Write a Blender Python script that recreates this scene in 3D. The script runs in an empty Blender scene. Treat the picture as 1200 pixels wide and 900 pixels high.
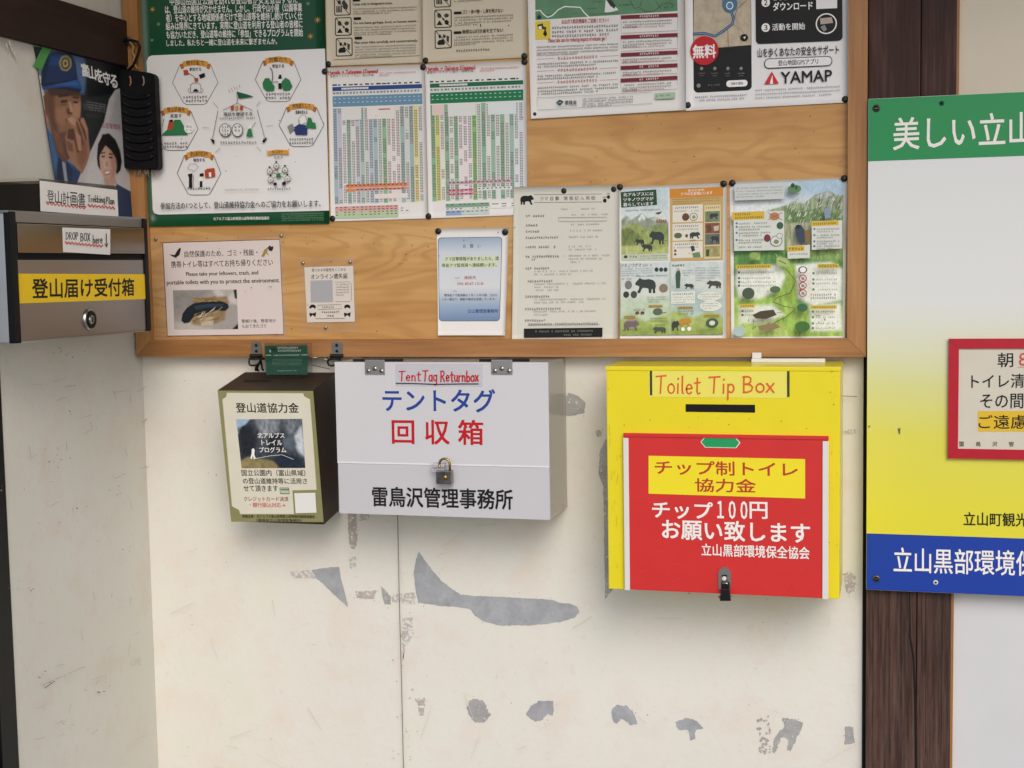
import bpy, bmesh, math, random
import numpy as np
from mathutils import Vector, Matrix

random.seed(7)
SC = bpy.context.scene
COL = SC.collection
# ------------------------------------------------------------------ camera
D, CZ, FPX = 2.6617, 1.55, 1625.145
YAW, PITCH, ROLL = (math.radians(v) for v in (15.4053, -4.85439, 0.99699))
def rotmat(a, b, c):
    ca, sa, cb, sb, cc, sc = math.cos(a), math.sin(a), math.cos(b), math.sin(b), math.cos(c), math.sin(c)
    return np.array([[ca, -sa, 0], [sa, ca, 0], [0, 0, 1]]) @ np.array([[1, 0, 0], [0, cb, -sb], [0, sb, cb]]) @ np.array([[cc, 0, sc], [0, 1, 0], [-sc, 0, cc]])
RM = rotmat(YAW, PITCH, ROLL)
CAM = np.array([0.0, -D, CZ])
cd = bpy.data.cameras.new('camera'); cam = bpy.data.objects.new('camera', cd); COL.objects.link(cam)
cd.sensor_width = 36.0; cd.lens = FPX / 1200 * 36.0; cd.clip_end = 500; cd.clip_start = 0.05
r_, f_, u_ = RM[:, 0], RM[:, 1], RM[:, 2]
cam.matrix_world = Matrix(((r_[0], u_[0], -f_[0], 0), (r_[1], u_[1], -f_[1], -D), (r_[2], u_[2], -f_[2], CZ), (0, 0, 0, 1)))
SC.camera = cam
# ------------------------------------------------------------------ light
SUN_EL, SUN_AZ = math.radians(36), math.radians(24)     # azimuth: to the right of the wall's normal
SUN_ENERGY, SKY, EXPOSURE = 1.1, 0.15, 0.12
w = bpy.data.worlds.new('World'); SC.world = w; w.use_nodes = True
nt = w.node_tree; nt.nodes.clear()
sky = nt.nodes.new('ShaderNodeTexSky'); sky.sky_type = 'NISHITA'; sky.sun_disc = False
sky.sun_elevation = SUN_EL; sky.sun_rotation = math.pi - SUN_AZ
sky.dust_density = 2.0; sky.air_density = 0.7; sky.ozone_density = 0.6
bg = nt.nodes.new('ShaderNodeBackground'); bg.inputs['Strength'].default_value = SKY
wo = nt.nodes.new('ShaderNodeOutputWorld')
nt.links.new(sky.outputs[0], bg.inputs['Color']); nt.links.new(bg.outputs[0], wo.inputs['Surface'])
sd = bpy.data.lights.new('sun', 'SUN'); sd.energy = SUN_ENERGY; sd.angle = math.radians(32); sd.color = (1.0, 0.985, 0.955)
so = bpy.data.objects.new('sun', sd); COL.objects.link(so)
dvec = Vector((math.sin(SUN_AZ) * math.cos(SUN_EL), -math.cos(SUN_AZ) * math.cos(SUN_EL), math.sin(SUN_EL)))
so.rotation_euler = dvec.to_track_quat('Z', 'Y').to_euler(); so.location = (2, -4, 4)
vs = SC.view_settings
vs.view_transform = 'Standard'; vs.look = 'None'; vs.gamma = 1; vs.exposure = EXPOSURE; vs.use_curve_mapping = False
SC.cycles.use_denoising = True
SC.cycles.max_bounces = 8
# ------------------------------------------------------------------ helpers: materials
def lin(h):
    h = h.lstrip('#')
    out = []
    for i in (0, 2, 4):
        c = int(h[i:i + 2], 16) / 255
        out.append(c / 12.92 if c <= .04045 else ((c + .055) / 1.055) ** 2.4)
    return tuple(out) + (1,)
MATS = {}
def mat(name, color='#ffffff', rough=.6, metal=0., spec=.4, var=0., scale=30., bump=0., coat=0.):
    if name in MATS: return MATS[name]
    m = bpy.data.materials.new(name); m.use_nodes = True
    n = m.node_tree.nodes; b = n['Principled BSDF']; l = m.node_tree.links
    c = lin(color)
    b.inputs['Base Color'].default_value = c
    b.inputs['Roughness'].default_value = rough; b.inputs['Metallic'].default_value = metal
    b.inputs['Specular IOR Level'].default_value = spec
    if coat: b.inputs['Coat Weight'].default_value = coat; b.inputs['Coat Roughness'].default_value = .12
    if var or bump:
        tc = n.new('ShaderNodeTexCoord'); no = n.new('ShaderNodeTexNoise')
        no.inputs['Scale'].default_value = scale; no.inputs['Detail'].default_value = 6
        l.new(tc.outputs['Object'], no.inputs['Vector'])
        if var:
            mx = n.new('ShaderNodeValToRGB')
            mx.color_ramp.elements[0].position = .3; mx.color_ramp.elements[1].position = .7
            mx.color_ramp.elements[0].color = tuple(x * (1 - var) for x in c[:3]) + (1,)
            mx.color_ramp.elements[1].color = tuple(min(1, x * (1 + var * .5)) for x in c[:3]) + (1,)
            l.new(no.outputs['Fac'], mx.inputs['Fac']); l.new(mx.outputs['Color'], b.inputs['Base Color'])
        if bump:
            bp = n.new('ShaderNodeBump'); bp.inputs['Strength'].default_value = bump; bp.inputs['Distance'].default_value = .002
            l.new(no.outputs['Fac'], bp.inputs['Height']); l.new(bp.outputs['Normal'], b.inputs['Normal'])
    MATS[name] = m
    return m
def ink(h):            # printed ink of one colour
    return mat('ink_' + h.lstrip('#'), h, rough=.55, spec=.3)
def nodes_of(name):
    m = bpy.data.materials.new(name); m.use_nodes = True; MATS[name] = m
    return m, m.node_tree.nodes, m.node_tree.links, m.node_tree.nodes['Principled BSDF']
def wood(name, dark, mid, light, axis='x', scale=1., rough=.5, grain=1., bump=.15):
    m, n, l, b = nodes_of(name)
    tc = n.new('ShaderNodeTexCoord'); mp = n.new('ShaderNodeMapping')
    s = {'x': (1.2, 14, 22), 'y': (22, 1.2, 14), 'z': (22, 14, 1.0)}[axis]
    mp.inputs['Scale'].default_value = tuple(v * scale for v in s)
    l.new(tc.outputs['Object'], mp.inputs['Vector'])
    a = n.new('ShaderNodeTexNoise'); a.inputs['Scale'].default_value = 1.6; a.inputs['Detail'].default_value = 8; a.inputs['Distortion'].default_value = .6
    l.new(mp.outputs[0], a.inputs['Vector'])
    a2 = n.new('ShaderNodeTexNoise'); a2.inputs['Scale'].default_value = 9; a2.inputs['Detail'].default_value = 5
    l.new(mp.outputs[0], a2.inputs['Vector'])
    mix = n.new('ShaderNodeMix'); mix.inputs[0].default_value = .35 * grain
    l.new(a.outputs['Fac'], mix.inputs[2]); l.new(a2.outputs['Fac'], mix.inputs[3])
    big = n.new('ShaderNodeTexNoise'); big.inputs['Scale'].default_value = 3.2; big.inputs['Detail'].default_value = 4
    l.new(tc.outputs['Object'], big.inputs['Vector'])
    mix2 = n.new('ShaderNodeMix'); mix2.inputs[0].default_value = .3
    l.new(mix.outputs[0], mix2.inputs[2]); l.new(big.outputs['Fac'], mix2.inputs[3])
    r = n.new('ShaderNodeValToRGB'); e = r.color_ramp.elements
    e[0].position = .34; e[0].color = lin(dark); e[1].position = .66; e[1].color = lin(light)
    k = e.new(.5); k.color = lin(mid)
    l.new(mix2.outputs[0], r.inputs['Fac']); l.new(r.outputs[0], b.inputs['Base Color'])
    b.inputs['Roughness'].default_value = rough; b.inputs['Specular IOR Level'].default_value = .35
    bp = n.new('ShaderNodeBump'); bp.inputs['Strength'].default_value = bump; bp.inputs['Distance'].default_value = .003
    l.new(mix.outputs[0], bp.inputs['Height']); l.new(bp.outputs[0], b.inputs['Normal'])
    return m
def plaster(name, base, warm, dirt):
    m, n, l, b = nodes_of(name)
    tc = n.new('ShaderNodeTexCoord')
    a = n.new('ShaderNodeTexNoise'); a.inputs['Scale'].default_value = 3.5; a.inputs['Detail'].default_value = 8; a.inputs['Roughness'].default_value = .6
    l.new(tc.outputs['Object'], a.inputs['Vector'])
    r = n.new('ShaderNodeValToRGB'); e = r.color_ramp.elements
    e[0].position = .3; e[0].color = lin(warm); e[1].position = .68; e[1].color = lin(base)
    l.new(a.outputs['Fac'], r.inputs['Fac'])
    a2 = n.new('ShaderNodeTexNoise'); a2.inputs['Scale'].default_value = 7; a2.inputs['Detail'].default_value = 9; a2.inputs['Roughness'].default_value = .7
    l.new(tc.outputs['Object'], a2.inputs['Vector'])
    rt = n.new('ShaderNodeValToRGB'); e = rt.color_ramp.elements
    e[0].position = .36; e[0].color = (1, .955, .915, 1); e[1].position = .64; e[1].color = (.955, .985, .93, 1); k_ = e.new(.5); k_.color = (1, 1, 1, 1)
    l.new(a2.outputs['Fac'], rt.inputs['Fac'])
    tint = n.new('ShaderNodeMix'); tint.data_type = 'RGBA'; tint.blend_type = 'MULTIPLY'; tint.inputs[0].default_value = 1
    l.new(r.outputs[0], tint.inputs[6]); l.new(rt.outputs[0], tint.inputs[7]); r = tint
    # faint dirt specks and streaks
    mp = n.new('ShaderNodeMapping'); mp.inputs['Scale'].default_value = (48, 48, 48)
    l.new(tc.outputs['Object'], mp.inputs['Vector'])
    d = n.new('ShaderNodeTexNoise'); d.inputs['Scale'].default_value = 1.; d.inputs['Detail'].default_value = 7; d.inputs['Roughness'].default_value = .7
    l.new(mp.outputs[0], d.inputs['Vector'])
    r2 = n.new('ShaderNodeValToRGB'); e = r2.color_ramp.elements
    e[0].position = .3; e[0].color = (1, 1, 1, 1); e[1].position = .42; e[1].color = (0, 0, 0, 1)
    l.new(d.outputs['Fac'], r2.inputs['Fac'])
    mul = n.new('ShaderNodeMath'); mul.operation = 'MULTIPLY'; mul.inputs[1].default_value = .13
    l.new(r2.outputs[0], mul.inputs[0])
    mx = n.new('ShaderNodeMix'); mx.data_type = 'RGBA'
    l.new(mul.outputs[0], mx.inputs[0]); l.new(r.outputs[2], mx.inputs[6]); mx.inputs[7].default_value = lin(dirt)
    l.new(mx.outputs[2], b.inputs['Base Color'])
    b.inputs['Roughness'].default_value = .55; b.inputs['Specular IOR Level'].default_value = .3
    f = n.new('ShaderNodeTexNoise'); f.inputs['Scale'].default_value = 70; f.inputs['Detail'].default_value = 5
    l.new(tc.outputs['Object'], f.inputs['Vector'])
    bp = n.new('ShaderNodeBump'); bp.inputs['Strength'].default_value = .3; bp.inputs['Distance'].default_value = .002
    l.new(f.outputs['Fac'], bp.inputs['Height']); l.new(bp.outputs[0], b.inputs['Normal'])
    return m
def clear(name, alpha, color='#ffffff', rough=.1):
    m, n, l, b = nodes_of(name)
    b.inputs['Base Color'].default_value = lin(color); b.inputs['Roughness'].default_value = rough
    b.inputs['Alpha'].default_value = alpha; b.inputs['Specular IOR Level'].default_value = .5
    return m
def gradient(name, stops, z0, z1, rough=.4, coat=0.):      # a printed vertical colour gradient of the sheet itself
    m, n, l, b = nodes_of(name)
    tc = n.new('ShaderNodeTexCoord'); sp = n.new('ShaderNodeSeparateXYZ'); l.new(tc.outputs['Object'], sp.inputs[0])
    mr = n.new('ShaderNodeMapRange'); mr.inputs['From Min'].default_value = z0; mr.inputs['From Max'].default_value = z1
    l.new(sp.outputs['Z'], mr.inputs['Value'])
    r = n.new('ShaderNodeValToRGB'); e = r.color_ramp.elements
    for i, (p, c) in enumerate(stops):
        k = e[i] if i < 2 else e.new(p)
        k.position = p; k.color = lin(c)
    l.new(mr.outputs[0], r.inputs['Fac']); l.new(r.outputs[0], b.inputs['Base Color'])
    b.inputs['Roughness'].default_value = rough
    if coat: b.inputs['Coat Weight'].default_value = coat
    return m
# ------------------------------------------------------------------ helpers: objects
def tag(o, label=None, cat=None, group=None, kind=None):
    if label: o['label'] = label
    if cat: o['category'] = cat
    if group: o['group'] = group
    if kind: o['kind'] = kind
    return o
def empty(name, loc, label, cat, group=None, kind=None):
    o = bpy.data.objects.new(name, None); COL.objects.link(o); o.location = loc; o.empty_display_size = .05
    return tag(o, label, cat, group, kind)
WORLD = {}
def origin_of(o):
    p = Vector((0, 0, 0))
    while o is not None:
        p += Vector(o.location); o = o.parent
    return p
class MB:
    """collects shapes in world coordinates; build() links them as one mesh object"""
    def __init__(s): s.bm = bmesh.new(); s.mats = []
    def mi(s, m):
        if m not in s.mats: s.mats.append(m)
        return s.mats.index(m)
    def face(s, pts, m, smooth=False):
        try:
            f = s.bm.faces.new([s.bm.verts.new(tuple(p)) for p in pts])
            f.material_index = s.mi(m); f.smooth = smooth
            return f
        except ValueError: return None
    def box(s, lo, hi, m, bev=0., M=None):
        v = [(x, y, z) for x in (lo[0], hi[0]) for y in (lo[1], hi[1]) for z in (lo[2], hi[2])]
        s.hexa([v[i] for i in (0, 1, 3, 2, 4, 5, 7, 6)], m, bev, M)
    def hexa(s, v, m, bev=0., M=None):     # v: two quads of 4 corners
        t = bmesh.new()
        vs_ = [t.verts.new(tuple(p)) for p in v]
        for q in ((0, 1, 2, 3), (7, 6, 5, 4), (0, 4, 5, 1), (1, 5, 6, 2), (2, 6, 7, 3), (3, 7, 4, 0)):
            t.faces.new([vs_[i] for i in q])
        if bev: bmesh.ops.bevel(t, geom=list(t.edges), offset=bev, segments=2, affect='EDGES', profile=.7)
        bmesh.ops.recalc_face_normals(t, faces=t.faces)
        s.merge(t, m, M, smooth=False)
    def merge(s, t, m, M=None, smooth=True):
        if M is not None: bmesh.ops.transform(t, matrix=M, verts=t.verts)
        mp = {v: s.bm.verts.new(v.co) for v in t.verts}
        i = s.mi(m)
        for f in t.faces:
            try:
                g = s.bm.faces.new([mp[v] for v in f.verts]); g.material_index = i; g.smooth = smooth
            except ValueError: pass
        t.free()
    def lathe(s, prof, m, at, axis='-y', seg=20):     # prof: (radius, height) ; axis: direction of growing height
        t = bmesh.new(); rings = []
        for r, h in prof:
            if r < 1e-6: rings.append([t.verts.new((0, 0, h))])
            else: rings.append([t.verts.new((r * math.cos(2 * math.pi * k / seg), r * math.sin(2 * math.pi * k / seg), h)) for k in range(seg)])
        for a, b in zip(rings, rings[1:]):
            for k in range(seg):
                q = [a[k % len(a)], a[(k + 1) % len(a)], b[(k + 1) % len(b)], b[k % len(b)]]
                q2 = []
                for v in q:
                    if v not in q2: q2.append(v)
                if len(q2) > 2:
                    try: t.faces.new(q2)
                    except ValueError: pass
        bmesh.ops.recalc_face_normals(t, faces=t.faces)
        d = {'-y': Vector((0, -1, 0)), '+x': Vector((1, 0, 0)), '+z': Vector((0, 0, 1))}.get(axis, axis)
        M = Matrix.Translation(Vector(at)) @ Vector(d).to_track_quat('Z', 'Y').to_matrix().to_4x4()
        s.merge(t, m, M)
    def tube(s, pts, r, m, seg=8, closed=False):
        P = [Vector(p) for p in pts]; n = len(P); rings = []
        for i, p in enumerate(P):
            a = P[(i - 1) % n] if closed or i else P[0]; b = P[(i + 1) % n] if closed or i < n - 1 else P[-1]
            d = (b - a).normalized()
            x = d.cross(Vector((.13, .31, .94))).normalized(); y = d.cross(x)
            rings.append([s.bm.verts.new(p + (x * math.cos(2 * math.pi * k / seg) + y * math.sin(2 * math.pi * k / seg)) * r) for k in range(seg)])
        im = s.mi(m)
        for i in range(n if closed else n - 1):
            a, b = rings[i], rings[(i + 1) % n]
            for k in range(seg):
                f = s.bm.faces.new([a[k], a[(k + 1) % seg], b[(k + 1) % seg], b[k]]); f.material_index = im; f.smooth = True
        if not closed:
            for rg in (rings[0], rings[-1]):
                f = s.bm.faces.new(rg); f.material_index = im
    def prism(s, front, depthvec, m):       # extrude an outline
        F = [Vector(p) for p in front]; B = [p + Vector(depthvec) for p in F]
        t = bmesh.new()
        a = [t.verts.new(p) for p in F]; b = [t.verts.new(p) for p in B]
        t.faces.new(a); t.faces.new(b[::-1])
        for i in range(len(a)):
            j = (i + 1) % len(a); t.faces.new([a[i], b[i], b[j], a[j]])
        bmesh.ops.recalc_face_normals(t, faces=t.faces)
        s.merge(t, m, None, smooth=False)
    def build(s, name, parent=None, origin=None):
        if origin is None: origin = origin_of(parent) if parent else Vector((0, 0, 0))
        origin = Vector(origin)
        bmesh.ops.translate(s.bm, vec=-origin, verts=s.bm.verts)
        me = bpy.data.meshes.new(name); s.bm.to_mesh(me); s.bm.free()
        for m in s.mats: me.materials.append(m)
        o = bpy.data.objects.new(name, me); COL.objects.link(o)
        if parent is not None:
            o.parent = parent; o.location = origin - origin_of(parent)
        else: o.location = origin
        return o
# ------------------------------------------------------------------ helpers: where a sight line meets a real surface
class Plane:
    def __init__(s, p, n): s.p = np.array(p, float); s.n = np.array(n, float) / np.linalg.norm(n)
    def at(s, px, py):
        r = RM @ np.array([(px - 600) / FPX, 1, -(py - 450) / FPX])
        return CAM + r * (np.dot(s.p - CAM, s.n) / np.dot(r, s.n))
def PY(y): return Plane((0, y, 0), (0, -1, 0))
def PX(x): return Plane((x, 0, 0), (1, 0, 0))
XL = -1.558
# ------------------------------------------------------------------ helpers: lettering
TEXT = {}
def glyphs(body, bold=0., font_res=2):
    k = (body, bold)
    if k in TEXT: return TEXT[k]
    c = bpy.data.curves.new('t', 'FONT'); c.body = body; c.resolution_u = font_res; c.offset = bold
    o = bpy.data.objects.new('t', c); COL.objects.link(o)
    dg = bpy.context.evaluated_depsgraph_get(); dg.update()
    me = bpy.data.meshes.new_from_object(o.evaluated_get(dg))
    v = np.array([(a.co.x, a.co.y) for a in me.vertices]); F = [tuple(p.vertices) for p in me.polygons]
    bpy.data.objects.remove(o); bpy.data.curves.remove(c); bpy.data.meshes.remove(me)
    lo, hi = v.min(0), v.max(0)
    TEXT[k] = ((v - lo) / np.maximum(hi - lo, 1e-6), F)
    return TEXT[k]
# handwriting: strokes on a unit grid (x right, y up, 1 = capital height)
def arc(cx, cy, rx, ry, a0, a1, n=10):
    return [(cx + rx * math.cos(math.radians(a0 + (a1 - a0) * i / n)), cy + ry * math.sin(math.radians(a0 + (a1 - a0) * i / n))) for i in range(n + 1)]
HAND = {
 'T': (.7, [[(0, .95), (.7, 1.0)], [(.36, .97), (.3, .0)]]),
 'o': (.5, [arc(.25, .27, .23, .27, 90, 440)]),
 'i': (.22, [[(.12, .55), (.1, 0)], [(.13, .8), (.14, .86)]]),
 'l': (.22, [[(.1, 1), (.08, .3), (.1, .02), (.18, .02)]]),
 'e': (.5, [[(.04, .28), (.42, .32)] + arc(.24, .28, .2, .27, 10, 320)]),
 't': (.42, [[(.2, .9), (.18, .1), (.26, 0), (.38, .06)], [(0, .62), (.4, .66)]]),
 'p': (.5, [[(.06, .55), (.04, -.38)], [(.06, .4)] + arc(.24, .3, .19, .25, 130, -140)]),
 'B': (.62, [[(.06, 1), (.05, 0)], [(.0, .97), (.3, 1), (.46, .9), (.44, .66), (.3, .54), (.08, .52)], [(.08, .52), (.42, .5), (.56, .34), (.5, .12), (.3, .02), (.02, 0)]]),
 'x': (.46, [[(.02, .56), (.42, 0)], [(.42, .56), (.0, .02)]]),
 'n': (.5, [[(.05, .55), (.05, 0)], [(.05, .35), (.2, .54), (.36, .5), (.4, .3), (.4, 0)]]),
 'm': (.66, [[(.05, .55), (.05, 0)], [(.05, .38), (.18, .54), (.3, .45), (.31, 0)], [(.31, .38), (.44, .54), (.57, .45), (.58, 0)]]),
 'a': (.5, [arc(.22, .27, .2, .27, 60, 350) + [(.42, .25)], [(.42, .56), (.42, .05), (.48, 0)]]),
 'g': (.5, [arc(.22, .28, .2, .26, 50, 350), [(.42, .56), (.42, -.2), (.3, -.4), (.06, -.34)]]),
 'R': (.64, [[(.06, 1), (.04, 0)], [(0, .96), (.32, 1), (.5, .84), (.42, .6), (.08, .5)], [(.22, .5), (.56, 0)]]),
 'u': (.5, [[(.05, .55), (.06, .15), (.2, 0), (.36, .1), (.41, .3)], [(.42, .56), (.42, .08), (.48, 0)]]),
 'r': (.36, [[(.05, .55), (.05, 0)], [(.05, .34), (.16, .52), (.32, .52)]]),
 'b': (.5, [[(.05, 1), (.05, 0)], [(.05, .35)] + arc(.24, .27, .2, .26, 140, -150)]),
 'D': (.62, [[(.05, 1), (.05, 0)], [(0, 1), (.3, .96), (.54, .7), (.54, .32), (.3, .04), (0, 0)]]),
 'O': (.66, [arc(.32, .5, .29, .5, 95, 450, 14)]),
 'P': (.58, [[(.05, 1), (.05, 0)], [(0, .97), (.32, 1), (.5, .82), (.42, .56), (.07, .48)]]),
 'X': (.58, [[(.02, 1), (.52, 0)], [(.52, 1), (.0, .0)]]),
 'h': (.5, [[(.05, 1), (.05, 0)], [(.05, .35), (.22, .54), (.38, .46), (.4, 0)]]),
 'k': (.46, [[(.05, 1), (.05, 0)], [(.4, .56), (.06, .26), (.42, 0)]]),
 'M': (.8, [[(.04, 0), (.08, 1), (.38, .3), (.68, 1), (.74, 0)]]),
 'N': (.66, [[(.05, 0), (.08, 1), (.52, .02), (.56, 1)]]),
 'y': (.46, [[(.03, .56), (.22, .12)], [(.42, .56), (.1, -.36)]]),
 'w': (.6, [[(.02, .56), (.16, 0), (.3, .45), (.44, 0), (.58, .56)]]),
 'z': (.46, [[(.03, .54), (.4, .54), (.04, .02), (.42, .02)]]),
 '>': (.8, [[(.04, .42), (.7, .42)], [(.5, .62), (.72, .42), (.5, .22)]]),
 '(': (.3, [arc(.3, .45, .22, .6, 120, 240, 6)]),
 ')': (.3, [arc(.0, .45, .22, .6, 60, -60, 6)]),
 'd': (.5, [arc(.22, .27, .2, .27, 60, 350), [(.42, 1), (.42, 0)]]),
 '|': (.5, [[(.2, 1.02), (.2, .02)], [(.02, .26), (.2, 0), (.38, .26)]]),
 ' ': (.34, []),
}
def ribbon(pts, wd):
    P = [np.array(p, float) for p in pts]; L, R_ = [], []
    for i, p in enumerate(P):
        a = P[max(i - 1, 0)]; b = P[min(i + 1, len(P) - 1)]
        d = b - a; d = d / (np.linalg.norm(d) + 1e-9); n = np.array([-d[1], d[0]]) * wd / 2
        q = p.copy()
        if i == 0: q = p - d * wd * .35
        if i == len(P) - 1: q = p + d * wd * .35
        L.append(q + n); R_.append(q - n)
    return [(L[i], R_[i], R_[i + 1], L[i + 1]) for i in range(len(P) - 1)]
# ------------------------------------------------------------------ helpers: a flat sheet seen at four corners, and its print
LAY = .00005
class Sheet:
    """a real flat quad in the scene; shapes on it are given where the photograph shows them"""
    def __init__(s, quad, plane, curl=0., base=0.):
        s.plane = plane
        s.c = [plane.at(*q) + plane.n * base for q in quad]          # TL TR BR BL
        s.n = plane.n; s.curl = curl * 1.5; s.ph = quad[0][0] % 6.28; s.parts = {}; s.k = 1; s.o0 = plane.n * base
        s.wm = np.linalg.norm(s.c[1] - s.c[0]); s.hm = np.linalg.norm(s.c[3] - s.c[0])
    def P(s, u, v, lift=0.):
        a, b, c, d = s.c
        p = (a * (1 - u) + b * u) * (1 - v) + (d * (1 - u) + c * u) * v
        return p + s.n * (lift + s.curl * (max(v, 0) ** 2 + .35 * (2 * u - 1) ** 2 * v + .10 * math.sin(4.9 * u + 2.3 * v + s.ph) * v))
    def uv(s, px, py):
        t = s.plane.at(px, py) + s.o0
        u, v = .5, .5
        a, b, c, d = s.c
        for _ in range(7):
            p = (a * (1 - u) + b * u) * (1 - v) + (d * (1 - u) + c * u) * v
            du = (b - a) * (1 - v) + (c - d) * v; dv = (d - a) * (1 - u) + (c - b) * u
            e = t - p
            A = np.array([[du @ du, du @ dv], [du @ dv, dv @ dv]]); x = np.linalg.solve(A, np.array([e @ du, e @ dv]))
            u += x[0]; v += x[1]
        return u, v
    def box(s, x0, y0, x1, y1):
        xc, yc = (x0 + x1) / 2, (y0 + y1) / 2
        return s.uv(x0, yc)[0], s.uv(xc, y0)[1], s.uv(x1, yc)[0], s.uv(xc, y1)[1]
    def art(s, part): return s.parts.setdefault(part, MB())
    def nxt(s): s.k += 1; return s.k * LAY
    # --- shapes in uv
    def uvrect(s, part, u0, v0, u1, v1, m, lift=None, n=None):
        lift = s.nxt() if lift is None else lift
        nu = max(1, int(abs(u1 - u0) * s.wm / .016)) if s.curl else 1
        nv = max(1, int(abs(v1 - v0) * s.hm / .016)) if s.curl else 1
        A = s.art(part)
        for i in range(nu):
            for j in range(nv):
                ua, ub = u0 + (u1 - u0) * i / nu, u0 + (u1 - u0) * (i + 1) / nu
                va, vb = v0 + (v1 - v0) * j / nv, v0 + (v1 - v0) * (j + 1) / nv
                A.face([s.P(ua, vb, lift), s.P(ub, vb, lift), s.P(ub, va, lift), s.P(ua, va, lift)], m)
    def uvpoly(s, part, pts, m, lift=None):
        lift = s.nxt() if lift is None else lift
        # orient to face the viewer
        a = sum(p[0] * q[1] - q[0] * p[1] for p, q in zip(pts, pts[1:] + pts[:1]))
        if a > 0: pts = pts[::-1]
        if not s.curl:
            s.art(part).face([s.P(u, v, lift) for u, v in pts], m); return
        t = bmesh.new()                              # a curled sheet: cut the shape into small pieces that follow it
        try: t.faces.new([t.verts.new((u, v, 0)) for u, v in pts])
        except ValueError: t.free(); return
        us, vv = [p[0] for p in pts], [p[1] for p in pts]
        for lo, hi, st, no in ((min(us), max(us), .016 / s.wm, (1, 0, 0)), (min(vv), max(vv), .016 / s.hm, (0, 1, 0))):
            n_ = int((hi - lo) / st)
            for k in range(1, n_ + 1):
                c = lo + (hi - lo) * k / (n_ + 1)
                bmesh.ops.bisect_plane(t, geom=list(t.verts) + list(t.edges) + list(t.faces), plane_co=(no[0] * c, no[1] * c, 0), plane_no=no, dist=1e-7)
        A = s.art(part)
        for f in t.faces: A.face([s.P(v.co.x, v.co.y, lift) for v in f.verts], m)
        t.free()
    # --- shapes in photograph positions
    def rect(s, part, x0, y0, x1, y1, m, lift=None): s.uvrect(part, *s.box(x0, y0, x1, y1), m, lift)
    def poly(s, part, pts, m, lift=None): s.uvpoly(part, [s.uv(*p) for p in pts], m, lift)
    def rag(s, part, pts, m, amp=1.2, step=3., lift=None):
        out = []
        a1 = 0.
        for p, q in zip(pts, pts[1:] + pts[:1]):
            L = math.dist(p, q); n = max(1, int(L / step))
            for i in range(n):
                t = i / n; a1 = a1 * .7 + random.uniform(-amp, amp) * .6; j = random.uniform(-amp, amp) * .55
                nx_, ny_ = -(q[1] - p[1]) / (L + 1e-6), (q[0] - p[0]) / (L + 1e-6)
                out.append((p[0] + (q[0] - p[0]) * t + nx_ * (a1 + j), p[1] + (q[1] - p[1]) * t + ny_ * (a1 + j)))
        s.poly(part, out, m, lift)
    def ell(s, part, x0, y0, x1, y1, m, n=28, lift=None):
        u0, v0, u1, v1 = s.box(x0, y0, x1, y1); cu, cv = (u0 + u1) / 2, (v0 + v1) / 2
        s.uvpoly(part, [(cu + (u1 - u0) / 2 * math.cos(2 * math.pi * k / n), cv + (v1 - v0) / 2 * math.sin(2 * math.pi * k / n)) for k in range(n)], m, lift)
    def rrect(s, part, x0, y0, x1, y1, rr, m, lift=None):
        u0, v0, u1, v1 = s.box(x0, y0, x1, y1); ru = rr * (u1 - u0) / (x1 - x0); rv = rr * (v1 - v0) / (y1 - y0); pts = []
        for cu, cv, a in ((u1 - ru, v1 - rv, 0), (u0 + ru, v1 - rv, 90), (u0 + ru, v0 + rv, 180), (u1 - ru, v0 + rv, 270)):
            for k in range(6):
                t = math.radians(a + 18 * k); pts.append((cu + ru * math.cos(t), cv + rv * math.sin(t)))
        s.uvpoly(part, pts, m, lift)
    def line(s, part, pts, wd, m, closed=False, lift=None):
        lift = s.nxt() if lift is None else lift
        pts = list(pts) + ([pts[0], pts[1]] if closed else [])
        A = s.art(part)
        for q in ribbon(pts, wd): A.face([s.P(*s.uv(*p), lift) for p in (q[0], q[1], q[2], q[3])][::-1], m)
    def text(s, part, body, x0, y0, x1, y1, m, bold=0., lift=None):
        lift = s.nxt() if lift is None else lift
        u0, v0, u1, v1 = s.box(x0, y0, x1, y1); V, F = glyphs(body); A = s.art(part); im = A.mi(m)
        hm_ = (v1 - v0) * s.hm; d = bold * .75 * hm_; du, dv = d / s.wm, d / s.hm
        if not bold: offs = [(0, 0)]
        elif y1 - y0 < 9: offs = [(-1, -.4), (1, .4)]
        else: offs = [(0, 0), (-1, -1), (1, -1), (1, 1), (-1, 1)]
        for k, (ox, oy) in enumerate(offs):
            vs_ = [A.bm.verts.new(tuple(s.P(u0 + (u1 - u0) * a + ox * du, v1 + (v0 - v1) * b + oy * dv, lift + k * LAY * .12))) for a, b in V]
            for f in F:
                try: g = A.bm.faces.new([vs_[i] for i in f]); g.material_index = im
                except ValueError: pass
    def hand(s, part, body, x0, y0, x1, y1, wd, m, jit=.03, slope=0.):   # y0 capital line, y1 base line ; wd in px
        tot = sum(HAND[c][0] for c in body) + .12 * (len(body) - 1); h = y1 - y0; k = (x1 - x0) / tot; x = x0
        for c in body:
            wch, st = HAND[c]
            dy = random.uniform(-jit, jit) * h
            for pl in st:
                s.line(part, [(x + p[0] * k, y1 + dy - p[1] * h + slope * (x - x0) + random.uniform(-jit, jit) * .25 * h) for p in pl], wd, m)
            x += (wch + .12) * k
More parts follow.
